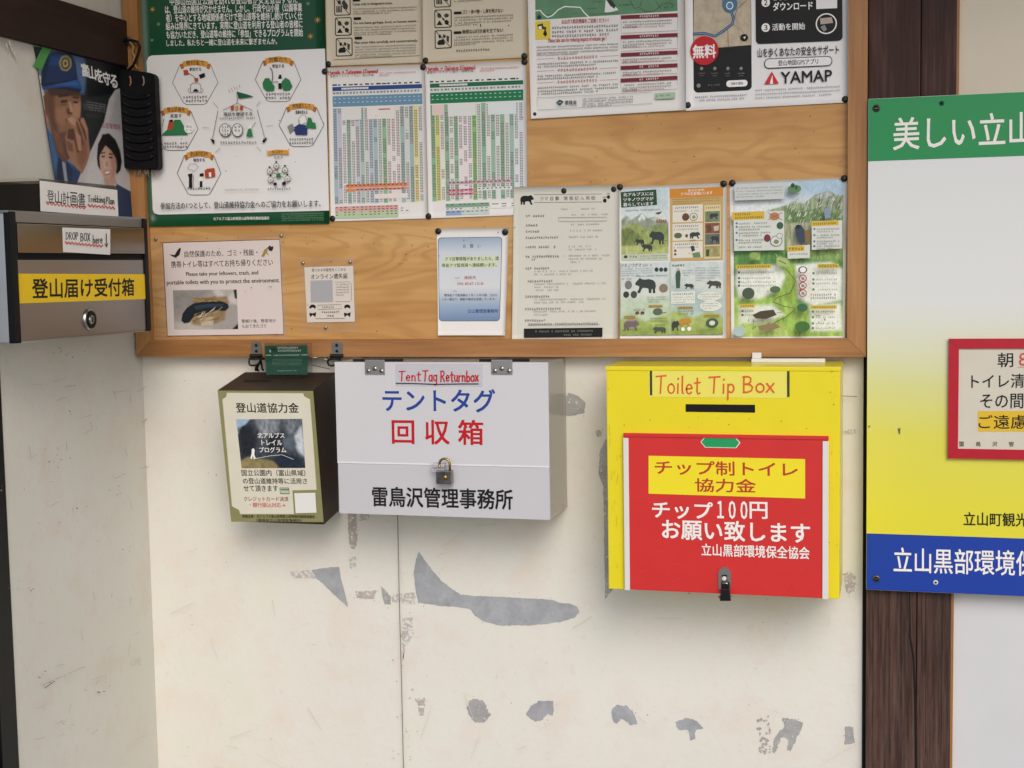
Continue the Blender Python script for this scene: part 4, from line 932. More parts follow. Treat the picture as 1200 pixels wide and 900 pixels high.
s.paint('photograph', (190, 334, 522, 330, 530, 536, 198, 537), 84, 54, '#a29d97', [
 ((185, 330, 380, 330, 300, 420, 190, 480), '#8f8b86', 60, .15), ((395, 330, 530, 325, 526, 410, 470, 400, 425, 378), '#c6c1bb', 20), ((440, 330, 520, 330, 470, 380), '#b0aba6', 18), ((200, 500, 330, 500, 420, 545, 198, 545), '#b9b4ad', 30), ((505, 325, 535, 325, 535, 385, 512, 374), '#26252a', 6), ((495, 540, 532, 505, 540, 545), '#1d1c22', 8),
 ((300, 375, 470, 365, 485, 400, 300, 412), '#8d7350', 16, .4), ((280, 470, 470, 430, 460, 490, 360, 525, 290, 512), '#94805e', 18, .4), ((330, 480, 400, 470, 400, 515, 340, 522), '#c0b49c', 14),
 ((234, 492, 242, 455, 265, 425, 300, 402, 360, 393, 440, 390, 477, 404, 482, 425, 462, 442, 420, 438, 380, 452, 340, 457, 300, 472, 275, 502, 250, 507), '#151c24', 6), ((290, 420, 380, 405, 460, 404, 440, 416, 360, 424, 310, 436), '#33414e', 12), ((250, 450, 280, 430, 290, 445, 262, 475), '#2b3844', 10)], (160, 265, 4.444), (.12,))
for i in range(14):
    x0 = random.uniform(290, 400); s.line('photograph', qt(x0, random.uniform(370, 400), x0 + random.uniform(40, 80), random.uniform(365, 405)), .7, random.choice((TW, TW2)))
s.poly('photograph', qt(236, 490, 242, 455, 265, 425, 300, 402, 360, 395, 440, 392, 475, 405, 480, 425, 462, 440, 420, 436, 380, 450, 340, 455, 300, 470, 275, 500, 250, 505), ink('#1a222a'))
s.poly('photograph', qt(300, 415, 380, 405, 460, 405, 440, 418, 360, 425, 310, 436), ink('#2d3b48'))
for i in range(22):
    x0 = random.uniform(285, 420); y0 = random.uniform(455, 510); s.line('photograph', qt(x0, y0, x0 + random.uniform(15, 60), y0 - random.uniform(0, 40)), .6, random.choice((TW, TW2, ink('#cfc4ae'))))
o = s.build('litter_notice', 'laminated no litter notice with a photo of dug out rubbish', 'notice', paper_pink)
LAM = clear('clear_laminate', .07, '#cfcfca', .12)
L2 = Sheet([(178, 277.5), (333, 273), (338, 398), (183.5, 399)], PY(PB)); L2.build('laminate', '', '', LAM, thick=.0003, part_of=o)

# --- small online lost property slip (laminated)
s = Sheet([(356.6, 313.2), (413.8, 311.6), (415.9, 377), (360, 378)], PY(PB - .0006))
s.text('lettering', '見つかる可能性をここから', *bt(912, 219, 1090, 236), K, .015); s.text('lettering', 'オンライン遺失届', *bt(908, 248, 1097, 275), K, .02)
s.poly('blank_square', qt(905, 284, 1020, 281, 1024, 396, 908, 398), ink('#aaa9ac'))
s.line('speech_bubble', qt(1032, 292, 1108, 290, 1118, 300, 1120, 384, 1110, 392, 1036, 394), .35, DG); s.para('speech_bubble', *bt(1038, 300, 0, 0)[:2], bt(1108, 0, 0, 0)[0], 3.1, 5, DG, h=.5)
for x in (918, 1098):
    s.ell('officer_drawings', *bt(x - 16, 408, x + 16, 434), K); s.ell('officer_drawings', *bt(x - 12, 424, x + 12, 448), ink('#d8cfc4')); s.poly('officer_drawings', qt(x - 18, 450, x, 455, x + 18, 448, x + 14, 474, x, 462, x - 14, 474), K)
s.line('speech_bubble', qt(945, 412, 1066, 408, 1068, 430, 946, 434, 945, 412), .35, DG); s.greek('lettering', *bt(965, 417, 1030, 426), DG); s.greek('lettering', *bt(965, 442, 1058, 452), K); s.greek('lettering', *bt(992, 462, 1030, 472), K); s.line('speech_bubble', qt(935, 482, 1085, 480), .4, DG)
o = s.build('lost_property_slip', 'small laminated lost property slip between the litter notice and the blue notice', 'notice', mat('yellowed_paper', '#d8cfc2', .5))
L2 = Sheet([(349, 303), (417, 300.5), (419, 390), (353, 391)], PY(PB)); L2.build('laminate', '', '', LAM, thick=.0003, part_of=o)

# --- blue bear report request
s = Sheet([(511.6, 268), (596.2, 266.7), (593.2, 392.8), (514.6, 392.8)], PY(PB), curl=.004)
bb, qb = bx(490, 255, 5.807), zz(490, 255, 5.807)
z0 = s.P(.5, .88)[2]; z1 = s.P(.5, .08)[2]
BG = gradient('blue_card_print', [(0, '#6480a4'), (.2, '#97abc2'), (.42, '#d6d9da'), (.82, '#cdd4da'), (1, '#98acc0')], z0 - s.c[3][2], z1 - s.c[3][2], .5)
s.rrect('blue_card', *bb(141, 133, 567, 705), 4.2, ink('#5b6a78')); s.rrect('blue_card', *bb(145, 137, 563, 701), 3.8, BG)
s.rect('highlighter', *bb(182, 262, 552, 298), ink('#d3ddb6')); s.rect('highlighter', *bb(160, 304, 540, 340), ink('#d3ddb6'))
s.text('lettering', 'お　願　い', *bb(306, 180, 424, 207), K); s.text('lettering', 'クマ目撃情報がありましたら、環', *bb(184, 266, 550, 293), K, .015); s.text('lettering', '境省クマ監視員へ連絡願います。', *bb(162, 310, 536, 336), K, .015)
s.text('lettering', '連絡先', *bb(314, 396, 396, 420), RT); s.text('lettering', '090-8547-1318', *bb(268, 440, 444, 460), RT)
s.text('lettering', '環境省クマ監視員は７月〜９月の間、立山セ', *bb(180, 518, 542, 536), K); s.text('lettering', 'ンター周辺で、調査や周辺を巡視しています。', *bb(164, 546, 530, 564), K); s.text('lettering', '立山管理官事務所', *bb(342, 622, 550, 648), NAVY, .01)
s.build('request_notice', 'small white notice with a blue shaded card and yellow highlighting', 'notice', paper_w)

# --- bear sighting form
s = Sheet([(602, 219), (726.2, 217), (724.6, 399), (601.2, 400.4)], PY(PB - .0036), curl=.004)
bf, qf = bx(595, 210, 4.5), zz(595, 210, 4.5)
def bear(s, part, x0, y0, x1, y1, m, flip=False):
    q = [(0, .55), (.03, .3), (.14, .15), (.34, .08), (.55, .12), (.7, .08), (.78, 0), (.84, .1), (.93, .22), (1, .38), (.97, .48), (.86, .5), (.8, .56), (.82, .72), (.9, .9), (.88, .98), (.76, .98), (.7, .75), (.62, .64), (.45, .66), (.36, .7), (.34, .98), (.22, .98), (.21, .75), (.16, .7), (.14, .98), (.03, .98), (.04, .75)]
    s.poly(part, [((x1 - u * (x1 - x0)) if flip else (x0 + u * (x1 - x0)), y0 + v * (y1 - y0)) for u, v in q], m)
bear(s, 'bear_silhouette', *bf(66, 82, 138, 136), K)
s.line('lettering', qf(140, 82, 496, 78), .5, DG); s.line('lettering', qf(140, 123, 496, 120), .5, DG); s.text('lettering', 'クマ 目 撃　情 報 記 入 用 紙', *bf(172, 90, 462, 112), DG)
s.ell('paw_prints', *bf(502, 102, 522, 124), K); s.ell('paw_prints', *bf(523, 84, 540, 104), K)
for x, y in ((503, 97), (511, 94), (519, 96), (524, 78), (531, 75), (538, 78)): s.ell('paw_prints', *bf(x - 2.5, y - 3, x + 2.5, y + 3), K, 8)
rows = [(194, 95, 195, [(280, 158, 318), (385, 156, 460), (336, 186, 530)]), (243, 95, 160, [(325, 238, 485)]), (276, 95, 168, [(320, 270, 500)]), (308, 95, 268, [(322, 304, 478)]), (357, 95, 255, [(322, 354, 440), (322, 370, 470)]), (407, 95, 272, [(322, 402, 540), (322, 419, 500), (322, 436, 392)]), (470, 95, 222, [(142, 484, 460), (142, 501, 338)]), (537, 95, 240, [(142, 550, 520), (142, 568, 272), (142, 584, 272)]), (618, 95, 225, [(142, 632, 518), (142, 648, 405)]), (683, 95, 285, [(142, 696, 470), (142, 714, 215)]), (744, 95, 205, []), (762, 115, 480, [])]
for y, a, c, sub in rows:
    s.greek('lettering', *bf(a, y - 6, c, y + 6), DG, gap=.05)
    for (p, yy, r_) in sub: s.greek('small_print', *bf(p, yy - 4.5, r_, yy + 4.5), GREYI, gap=.25)
s.greek('lettering', *bf(115, 418, 150, 428), DG)
s.line('lettering', qf(270, 203, 524, 200, 524, 220, 270, 223, 270, 203), .35, DG); s.line('small_print', qf(112, 768, 490, 766), .3, DG)
s.rect('black_strip', *bf(92, 784, 504, 832), K); s.greek('black_strip', *bf(150, 795, 455, 806), GREYI, gap=.2); s.greek('black_strip', *bf(280, 814, 468, 824), GREYI, gap=.2)
s.build('sighting_form', 'pale grey bear sighting form with a black bear silhouette', 'form', paper_grey)

# --- bear leaflet
s = Sheet([(725.6, 219.6), (851.6, 214), (851.4, 397), (726.8, 399)], PY(PB - .0004), curl=.002)
bl_, ql = bx(715, 200, 4.286), zz(715, 200, 4.286)
PSK = mat('print_sky', '#c3ccc8', .5, var=.1, scale=40); PMT = mat('print_hills', '#83896a', .5, var=.3, scale=60); PGR = mat('print_meadow', '#8fa066', .5, var=.3, scale=45); PPAL = mat('print_pale_green', '#c3cdb4', .5, var=.15, scale=30); BRK = ink('#3a423f'); LT = ink('#5c6058'); BRN = ink('#6a4630'); OCH = ink('#b59a4a')
s.paint('front_cover', (57, 95, 292, 84, 294, 420, 56, 424), 58, 80, '#c5cfcc', [
 ((50, 80, 300, 80, 300, 190, 50, 190), '#b7c4c6', 60, .12), ((50, 255, 80, 225, 110, 245, 160, 212, 190, 240, 225, 232, 300, 262, 300, 330, 50, 330), '#8b9482', 6, .4, 30), ((140, 245, 160, 213, 178, 236, 170, 252, 158, 236, 150, 256), '#d0d4cc', 5), ((85, 250, 97, 226, 112, 248), '#b9beb2', 5), ((205, 244, 228, 232, 250, 252, 230, 256), '#b5baae', 6),
 ((50, 290, 120, 262, 200, 300, 300, 270, 300, 430, 50, 430), '#8f9a5c', 18, .45, 26), ((50, 300, 100, 285, 160, 330, 120, 380, 50, 380), '#6f7d48', 22, .45, 26), ((200, 280, 260, 268, 300, 290, 300, 350, 230, 330), '#7c8a58', 20, .4, 26), ((50, 380, 150, 375, 220, 400, 300, 378, 300, 430, 50, 430), '#a9b070', 14, .35, 26)], (715, 200, 4.286), (.2, 1.18))
bear(s, 'bear_drawings', *bl_(196, 300, 272, 372), BRK, True); bear(s, 'bear_drawings', *bl_(126, 342, 172, 376), BRK, True); bear(s, 'bear_drawings', *bl_(158, 366, 212, 406), BRK, True)
s.poly('front_cover', ql(52, 108, 232, 94, 236, 172, 56, 186), ink('#2d4a34'))
for i, t in enumerate(('北アルプスには', 'ツキノワグマが', '暮らしています')): s.text('headings', t, *bl_(66, 109 - i * 1 + i * 26, 218, 127 - i * 1 + i * 26), W, .02)
s.greek('small_print', *bl_(66, 194, 260, 202), LT, gap=.05); s.poly('bear_drawings', ql(228, 212, 262, 204, 250, 218, 236, 220), BRN)
for i in range(5): s.poly('front_cover', ql(232 + i * 11, 246, 240 + i * 11, 246, 240 + i * 11, 262, 232 + i * 11, 262), ink('#9a6a4a'))
s.poly('front_cover', ql(58, 420, 292, 414, 293, 450, 57, 453), PPAL); s.ell('front_cover', *bl_(70, 425, 88, 440), BRK); s.greek('small_print', *bl_(98, 426, 138, 438), K); s.greek('small_print', *bl_(150, 424, 285, 431), LT); s.greek('small_print', *bl_(150, 436, 285, 443), LT)
s.poly('orange_panel', ql(300, 92, 568, 80, 566, 448, 304, 454), ink('#c7a76a')); s.poly('orange_panel', ql(300, 92, 568, 80, 568, 128, 300, 138), ink('#cf8a33'))
s.text('headings', 'あなたは今、', *bl_(392, 92, 478, 104), W, .02); s.text('headings', 'クマの生息地にいます', *bl_(356, 106, 514, 122), W, .02)
s.para('small_print', *bl_(315, 138, 0, 0)[:2], bl_(550, 0, 0, 0)[0], 2.8, 3, BRN, h=.45)
for y0, y1 in ((172, 258), (265, 350), (356, 438)):
    s.rect('orange_panel', *bl_(314, y0, 466, y1), ink('#e0dccd')); s.greek('small_print', *bl_(325, y0 + 8, 445, y0 + 18), K, gap=0); s.greek('small_print', *bl_(320, y0 + 26, 445, y0 + 34), LT)
s.ell('bear_drawings', *bl_(362, 214, 398, 252), BRN); s.ell('bear_drawings', *bl_(400, 212, 440, 252), LT); s.ell('bear_drawings', *bl_(403, 215, 437, 249), ink('#e0dccd')); s.ell('bear_drawings', *bl_(412, 224, 430, 242), ink('#8a9a6a'))
s.ell('bear_drawings', *bl_(322, 312, 362, 340), ink('#5a6a48')); s.ell('bear_drawings', *bl_(378, 318, 392, 336), BRN); bear(s, 'bear_drawings', *bl_(400, 306, 454, 342), BRK)
s.poly('bear_drawings', ql(404, 380, 420, 376, 428, 400, 412, 408), BRK); s.poly('bear_drawings', ql(412, 415, 450, 408, 456, 434, 420, 436), ink('#6a8a5a')); s.ell('bear_drawings', *bl_(322, 396, 334, 408), BRN); s.ell('bear_drawings', *bl_(322, 414, 334, 426), BRN)
s.rect('orange_panel', *bl_(474, 172, 556, 442), ink('#dccf9f')); s.greek('small_print', *bl_(480, 180, 552, 190), K)
for y0, c in ((204, '#7a8a66'), (262, '#8a5a48'), (318, '#6a6e66'), (378, '#a9a06a')):
    s.rect('orange_panel', *bl_(478, y0, 552, y0 + 54), mat('print_scene_' + c[1:], c, .5, var=.35, scale=120))
bear(s, 'bear_drawings', *bl_(500, 212, 545, 244), BRK); s.poly('bear_drawings', ql(484, 275, 505, 268, 512, 305, 488, 308), BRN); s.poly('bear_drawings', ql(520, 280, 548, 275, 546, 300, 524, 304), ink('#c9b9a0')); bear(s, 'bear_drawings', *bl_(505, 326, 548, 362), BRK, True); s.poly('bear_drawings', ql(482, 398, 500, 394, 498, 430, 484, 430), ink('#3d5a3a'))
s.paint('inside_pages', (55, 462, 568, 456, 568, 822, 55, 826), 110, 80, '#ced4cb', [
 ((40, 450, 580, 450, 580, 560, 40, 560), '#c9d2d0', 60, .1), ((40, 640, 580, 640, 580, 840, 40, 840), '#bccbb4', 50, .15), ((300, 560, 580, 640, 580, 760, 320, 700), '#a9bdbd', 80, .1), ((40, 750, 110, 722, 180, 755, 260, 730, 340, 702, 420, 738, 500, 704, 580, 742, 580, 840, 40, 840), '#a3b469', 22, .3, 20), ((40, 800, 200, 780, 400, 800, 580, 780, 580, 840, 40, 840), '#8fa352', 20, .35, 20), ((300, 450, 306, 450, 306, 830, 300, 830), '#aab5a4', 6)], (715, 200, 4.286), (.12, 1.05))
s.text('headings', 'ツキノワグマ', *bl_(56, 466, 158, 486), K, .02); s.greek('headings', *bl_(164, 470, 212, 480), K); s.para('small_print', *bl_(58, 490, 0, 0)[:2], bl_(215, 0, 0, 0)[0], 2.6, 4, LT, h=.5)
for x in (235, 258, 280): s.ell('bear_drawings', *bl_(x - 10, 486, x + 10, 508), BRK)
bear(s, 'bear_drawings', *bl_(128, 538, 232, 616), BRK, True); bear(s, 'bear_drawings', *bl_(374, 566, 422, 594), BRK, True); bear(s, 'bear_drawings', *bl_(486, 550, 560, 592), ink('#4a4c46'), True)
for a, c in (((76, 552, 112, 596), '#7a7a74'), ((68, 606, 98, 638), '#3a3c38'), ((106, 604, 138, 640), '#4a4c48'), ((248, 568, 292, 612), '#8a7a68')): s.ell('bear_drawings', *bl_(*a), ink(c))
s.greek('small_print', *bl_(130, 524, 290, 532), LT); s.greek('small_print', *bl_(58, 540, 110, 548), LT); s.para('small_print', *bl_(185, 632, 0, 0)[:2], bl_(285, 0, 0, 0)[0], 2.8, 3, LT, h=.5)
s.greek('headings', *bl_(312, 470, 378, 482), K); s.poly('bear_drawings', ql(330, 520, 340, 496, 350, 496, 356, 520, 352, 590, 334, 590), ink('#3f5a46')); s.ell('bear_drawings', *bl_(336, 488, 350, 504), ink('#c9a98a'))
for x0, x1 in ((430, 482), (490, 552)): s.para('small_print', *bl_(x0, 486, 0, 0)[:2], bl_(x1, 0, 0, 0)[0], 2.9, 6 if x0 < 450 else 5, LT, h=.45)
s.para('small_print', *bl_(366, 498, 0, 0)[:2], bl_(420, 0, 0, 0)[0], 2.9, 3, LT, h=.45)
s.rect('inside_pages', *bl_(308, 606, 428, 668), ink('#dfe2d8')); s.greek('headings', *bl_(314, 614, 420, 624), K, gap=0); s.para('small_print', *bl_(316, 632, 0, 0)[:2], bl_(424, 0, 0, 0)[0], 3, 3, LT, h=.45)
s.ell('inside_pages', *bl_(440, 606, 560, 656), ink('#dfe2d8')); s.ell('inside_pages', *bl_(452, 652, 562, 706), ink('#dfe2d8')); s.para('small_print', *bl_(454, 618, 0, 0)[:2], bl_(550, 0, 0, 0)[0], 2.8, 3, LT, h=.45); s.para('small_print', *bl_(464, 664, 0, 0)[:2], bl_(545, 0, 0, 0)[0], 2.8, 3, LT, h=.45)
for a in ((196, 674, 266, 686), (74, 728, 130, 740), (342, 682, 418, 694), (474, 722, 552, 734)): s.rect('inside_pages', *bl_(*a), OCH); s.greek('headings', *bl_(a[0] + 4, a[1] + 2, a[2] - 4, a[3] - 2), K, gap=0)
s.ell('bear_drawings', *bl_(218, 690, 266, 724), ink('#5a6a58')); s.ell('bear_drawings', *bl_(76, 742, 146, 794), ink('#a88a8c')); bear(s, 'bear_drawings', *bl_(72, 750, 150, 802), ink('#6f6a66')); bear(s, 'bear_drawings', *bl_(218, 782, 284, 814), ink('#4a5648'), True); s.ell('bear_drawings', *bl_(484, 740, 546, 788), ink('#44604a')); s.ell('bear_drawings', *bl_(500, 752, 530, 776), ink('#d8d8cc'))
bear(s, 'bear_drawings', *bl_(350, 738, 410, 782), ink('#c08a3c')); bear(s, 'bear_drawings', *bl_(312, 750, 350, 804), BRK); s.ell('bear_drawings', *bl_(360, 785, 378, 806), W); s.ell('bear_drawings', *bl_(390, 782, 410, 804), W)
for a in ((118, 694, 180, 702), (205, 736, 290, 744), (205, 750, 290, 758), (342, 700, 425, 708), (342, 714, 420, 722), (485, 794, 545, 800), (200, 770, 285, 777)): s.greek('small_print', *bl_(*a), LT)
s.ell('bear_drawings', *bl_(130, 706, 150, 720), BRN); s.ell('bear_drawings', *bl_(156, 706, 176, 720), BRN)
s.build('bear_leaflet', 'illustrated bear leaflet with an orange panel pinned beside the sighting form', 'leaflet', paper_w)

# --- trail manners leaflet
s = Sheet([(855, 213.2), (993.2, 207.8), (990, 398), (857.2, 399)], PY(PB), curl=.002)
bq, qq = bx(845, 195, 3.914), zz(845, 195, 3.914)
PSKB = mat('print_blue_sky', '#a9bcc6', .5, var=.15, scale=25); PG2 = mat('print_grass', '#5f8a4c', .5, var=.35, scale=50); PG3 = mat('print_bright_grass', '#9db852', .5, var=.3, scale=40); PMR = mat('print_mountain', '#8a9078', .5, var=.45, scale=90); PWH = mat('print_soft_white', '#d6dad0', .5, var=.06, scale=30)
s.paint('background_picture', (55, 82, 562, 62, 558, 778, 62, 782), 130, 180, '#6f9657', [
 ((40, 50, 580, 50, 580, 260, 40, 260), '#b9c6cc', 20, .1), ((330, 50, 580, 50, 580, 130, 380, 130), '#a3bbcb', 50, .1), ((60, 160, 260, 150, 300, 190, 240, 250, 50, 260), '#d3d8d6', 40), 
 ((205, 205, 290, 180, 330, 160, 380, 170, 430, 130, 470, 118, 500, 110, 530, 135, 580, 128, 580, 300, 300, 300), '#8b9878', 7, .75, 60), ((430, 140, 470, 122, 500, 114, 520, 140, 480, 160), '#a9b0ae', 12, .4, 60), ((300, 195, 420, 200, 560, 215, 560, 280, 300, 280), '#6f8a55', 26, .6, 50),
 ((290, 262, 415, 255, 570, 250, 570, 440, 300, 395), '#a3a688', 14, .7, 60), ((400, 380, 570, 380, 570, 445, 410, 425), '#7f9a5a', 20, .6, 50),
 ((40, 385, 300, 390, 420, 430, 580, 430, 580, 520, 40, 520), '#5c8a4c', 22, .45, 40), ((270, 430, 345, 440, 350, 640, 250, 640), '#8fb04e', 26, .35, 40), ((40, 600, 250, 590, 330, 640, 420, 640, 580, 640, 580, 800, 40, 800), '#94b455', 26, .4, 40), ((60, 690, 200, 700, 300, 740, 330, 790, 60, 790), '#a9c06a', 30, .3, 40),
 ((135, 392, 180, 392, 180, 428, 135, 428), '#b0c07a', 14), ((255, 418, 318, 420, 318, 460, 258, 460), '#bcd08c', 14),
 ((75, 462, 265, 452, 296, 500, 272, 565, 180, 606, 85, 606, 66, 540), '#dde1d6', 26), ((340, 448, 505, 438, 556, 470, 552, 612, 430, 640, 352, 606), '#dde1d6', 22), ((82, 640, 235, 634, 292, 680, 200, 720, 82, 718), '#d9decf', 24), ((405, 640, 548, 628, 556, 752, 412, 756), '#dde1d6', 22)], (845, 195, 3.914), (.22, 1.18))
for i in range(130):
    x0 = random.uniform(300, 560); y0 = random.uniform(125, 250)
    if y0 < 250 - (x0 - 215) * .75 + (0 if x0 < 420 else (x0 - 420) * .9) - 12: continue
    s.line('background_picture', qq(x0, y0, x0 - random.uniform(3, 14), y0 + random.uniform(8, 24)), random.uniform(.35, .9), random.choice((ink('#6c7a58'), ink('#dfe2d6'), ink('#dfe2d6'), ink('#586a48'))))
for i in range(120):
    x0 = random.uniform(60, 550); y0 = random.choice((random.uniform(390, 450), random.uniform(700, 775), random.uniform(395, 440))); s.line('background_picture', qq(x0, y0, x0 + random.uniform(-5, 5), y0 - random.uniform(3, 9)), random.uniform(.35, .8), random.choice((ink('#3f6a38'), ink('#86ac54'), ink('#c6d48a'), ink('#4c7a40'))))
s.line('trail_line', qq(300, 470, 345, 525, 320, 580, 262, 600, 240, 620, 290, 640, 345, 650, 300, 690, 190, 745), 1.0, ink('#6a5a3a'))
s.poly('text_fields', qq(64, 86, 290, 76, 292, 150, 66, 158), ink('#ccd0cc')); s.para('lettering', *bq(70, 96, 0, 0)[:2], bq(285, 0, 0, 0)[0], 3.5, 4, LT, h=.45)
s.poly('text_fields', qq(60, 212, 292, 204, 293, 384, 64, 388), PWH); s.poly('text_fields', qq(54, 212, 200, 206, 202, 242, 54, 248), ink('#d6b23c')); s.greek('lettering', *bq(66, 216, 140, 226), K, gap=0); s.greek('lettering', *bq(66, 230, 194, 240), K, gap=0)
for y in (262, 278, 305, 338): s.ell('lettering', *bq(70, y - 5, 80, y + 5), ink('#5a7a90'), 10); s.greek('lettering', *bq(84, y - 4, 200 + (y % 3) * 15, y + 4), LT)
for y in (290, 318, 350, 370): s.greek('lettering', *bq(84, y - 4, 190, y + 4), LT)
s.ell('pictures', *bq(225, 212, 270, 248), ink('#b5835a')); s.line('pictures', qq(218, 246, 284, 212), .5, RT); s.line('pictures', qq(218, 214, 284, 246), .5, RT); s.ell('pictures', *bq(258, 256, 288, 288), ink('#3f5f4a')); s.ell('pictures', *bq(200, 312, 230, 346), ink('#7a3440')); s.ell('pictures', *bq(228, 318, 284, 368), LT); s.ell('pictures', *bq(231, 321, 281, 365), PWH); s.ell('pictures', *bq(244, 336, 268, 356), ink('#8a8a5a')); s.ell('pictures', *bq(258, 306, 286, 332), LT); s.ell('pictures', *bq(260, 308, 284, 330), PWH)
s.ell('pictures', *bq(308, 86, 370, 124), ink('#5f8a5a')); s.ell('pictures', *bq(322, 78, 340, 100), BRK); s.ell('pictures', *bq(342, 90, 352, 108), BRK)
s.poly('pictures', qq(340, 280, 368, 268, 390, 300, 385, 350, 360, 348, 345, 320), ink('#3d4a5a')); s.poly('pictures', qq(384, 295, 410, 290, 408, 345, 388, 350), ink('#8a6a44')); s.poly('pictures', qq(474, 200, 500, 180, 506, 235, 478, 242), ink('#8a9aae')); s.ell('pictures', *bq(344, 268, 366, 288), ink('#2a3038'))
s.poly('text_fields', qq(418, 252, 556, 248, 556, 376, 418, 384), PWH); s.poly('text_fields', qq(416, 254, 540, 248, 540, 270, 416, 276), ink('#d6b23c')); s.greek('lettering', *bq(424, 257, 530, 267), K, gap=0)
for y in (288, 316, 344, 366): s.ell('lettering', *bq(425, y - 5, 435, y + 5), ink('#5a7a90'), 10); s.greek('lettering', *bq(440, y - 4, 545, y + 4), LT); s.greek('lettering', *bq(440, y + 8, 515, y + 15), LT)
s.poly('text_fields', qq(306, 366, 410, 360, 410, 420, 308, 424), PWH); s.poly('text_fields', qq(306, 368, 385, 364, 385, 388, 306, 392), ink('#d6b23c')); s.greek('lettering', *bq(312, 372, 380, 384), K, gap=0); s.greek('lettering', *bq(318, 398, 400, 406), LT)
for a in ((72, 450, 232, 468), (90, 630, 158, 646), (444, 446, 542, 466), (412, 636, 532, 652)): s.rect('text_fields', *bq(*a), ink('#d2b544')); s.greek('lettering', *bq(a[0] + 6, a[1] + 4, a[2] - 6, a[3] - 4), K, gap=0)
for y in (486, 512, 530, 546): s.rect('lettering', *bq(82, y - 5, 92, y + 5), LT); s.greek('lettering', *bq(96, y - 4, 232 + (y % 4) * 12, y + 4), LT)
for y in (662, 680): s.rect('lettering', *bq(98, y - 5, 108, y + 5), LT); s.greek('lettering', *bq(112, y - 4, 155, y + 4), LT)
for y in (490, 518, 536, 564): s.ell('lettering', *bq(420, y - 6, 432, y + 6), ink('#6a8a6a'), 10); s.greek('lettering', *bq(438, y - 4, 535, y + 4), LT)
for y in (588, 602): s.greek('lettering', *bq(412, y - 5, 530, y + 5), K)
for y in (664, 690, 718, 740): s.ell('lettering', *bq(418, y - 6, 430, y + 6), ink('#6a8a6a'), 10); s.greek('lettering', *bq(436, y - 4, 525, y + 4), LT)
s.ell('pictures', *bq(356, 458, 398, 490), ink('#6a6a60')); s.ell('pictures', *bq(364, 462, 392, 486), W)
for y in (513, 546, 580): s.ell('pictures', *bq(360, y - 17, 396, y + 17), RT); s.ell('pictures', *bq(364, y - 13, 392, y + 13), PWH); s.line('pictures', qq(366, y - 11, 390, y + 11), .6, RT); s.ell('pictures', *bq(371, y - 6, 385, y + 8), GREYI)
for a, c in (((102, 555, 158, 608), '#4a5a48'), ((228, 548, 276, 580), '#54704c'), ((350, 628, 400, 665), '#3f6a4c'), ((342, 708, 410, 758), '#44703c')): s.ell('pictures', *bq(*a), ink(c))
s.poly('pictures', qq(148, 680, 185, 662, 245, 655, 258, 680, 210, 698, 165, 695), ink('#4c4436')); s.poly('pictures', qq(175, 730, 250, 715, 275, 735, 240, 748, 180, 750), ink('#8a7a5c')); s.ell('pictures', *bq(62, 730, 115, 778), ink('#a9bfc0')); s.ell('pictures', *bq(135, 395, 178, 425), ink('#8fae62')); s.ell('pictures', *bq(258, 420, 315, 458), ink('#a9c07a')); s.line('pictures', qq(270, 432, 300, 446), .9, BRN)
s.build('trail_leaflet', 'illustrated green mountain trail leaflet in the lower right board corner', 'leaflet', paper_w)

# ================================================================== pins
pin_black = mat('black_pin_plastic', '#1a1816', .35)
pin_mb = {}
def pin(px, py, where, silver=False):
    r = .0036 if silver else .0062
    m = MB(); c = PY(PB - .0006).at(px, py)
    m.lathe([(r * .2, -.003), (r * .22, 0), (r, .0004), (r, .0022), (r * .86, .0034), (r * .5, .0042 if not silver else .0038), (0, .0044 if not silver else .004)], steel if silver else pin_black, (0, 0, 0), seg=16)
    o = m.build('push_pin', None, (0, 0, 0)); o.location = tuple(c)
    tag(o, ('small silver tack ' if silver else 'round black pin ') + where, 'push pin', 'silver tacks on the notice board' if silver else 'black pins on the notice board')
for a in ((385.2, 75.2, 'at the lower left corner of the English rules sheet'), (380.8, 83.9, 'at the top left corner of the blue timetable'), (499, 71, 'at the lower left corner of the Japanese rules sheet'), (496, 78.8, 'between the red headings of the two timetables'), (614.6, 66, 'at the lower right corner of the Japanese rules sheet'), (614.8, 72.6, 'at the top right corner of the green timetable'),
          (390, 256.2, 'where the green poster meets the blue timetable'), (502.4, 253.4, 'below the two timetables where they meet'), (627.2, 134, 'at the lower left corner of the gas warning sheet'), (798.2, 124, 'at the lower right corner of the gas warning sheet'), (806.2, 123.4, 'at the lower left corner of the app poster'), (990.5, 116.6, 'at the lower right corner of the app poster'),
          (513.8, 271, 'at the top left of the blue shaded notice'), (592, 272, 'at the top right of the blue shaded notice'), (661.2, 223.8, 'at the top middle of the bear sighting form'), (719.5, 222, 'at the top right corner of the bear sighting form'), (726.4, 219.4, 'at the top left corner of the bear leaflet'), (848, 215.4, 'at the top right corner of the bear leaflet'), (858.3, 214.6, 'at the top left corner of the trail leaflet'), (989.4, 209.3, 'at the top right corner of the trail leaflet')):
    pin(*a)
for a in ((552.8, 388.4, 'at the bottom middle of the blue shaded notice'), (182.6, 280, 'at the top left of the laminated litter notice'), (330, 276, 'at the top right of the laminated litter notice'), (355.4, 308, 'at the top left of the lost property slip'), (410.6, 306.6, 'at the top right of the lost property slip'), (381.8, 383.6, 'below the lost property slip')):
    pin(*a, silver=True)
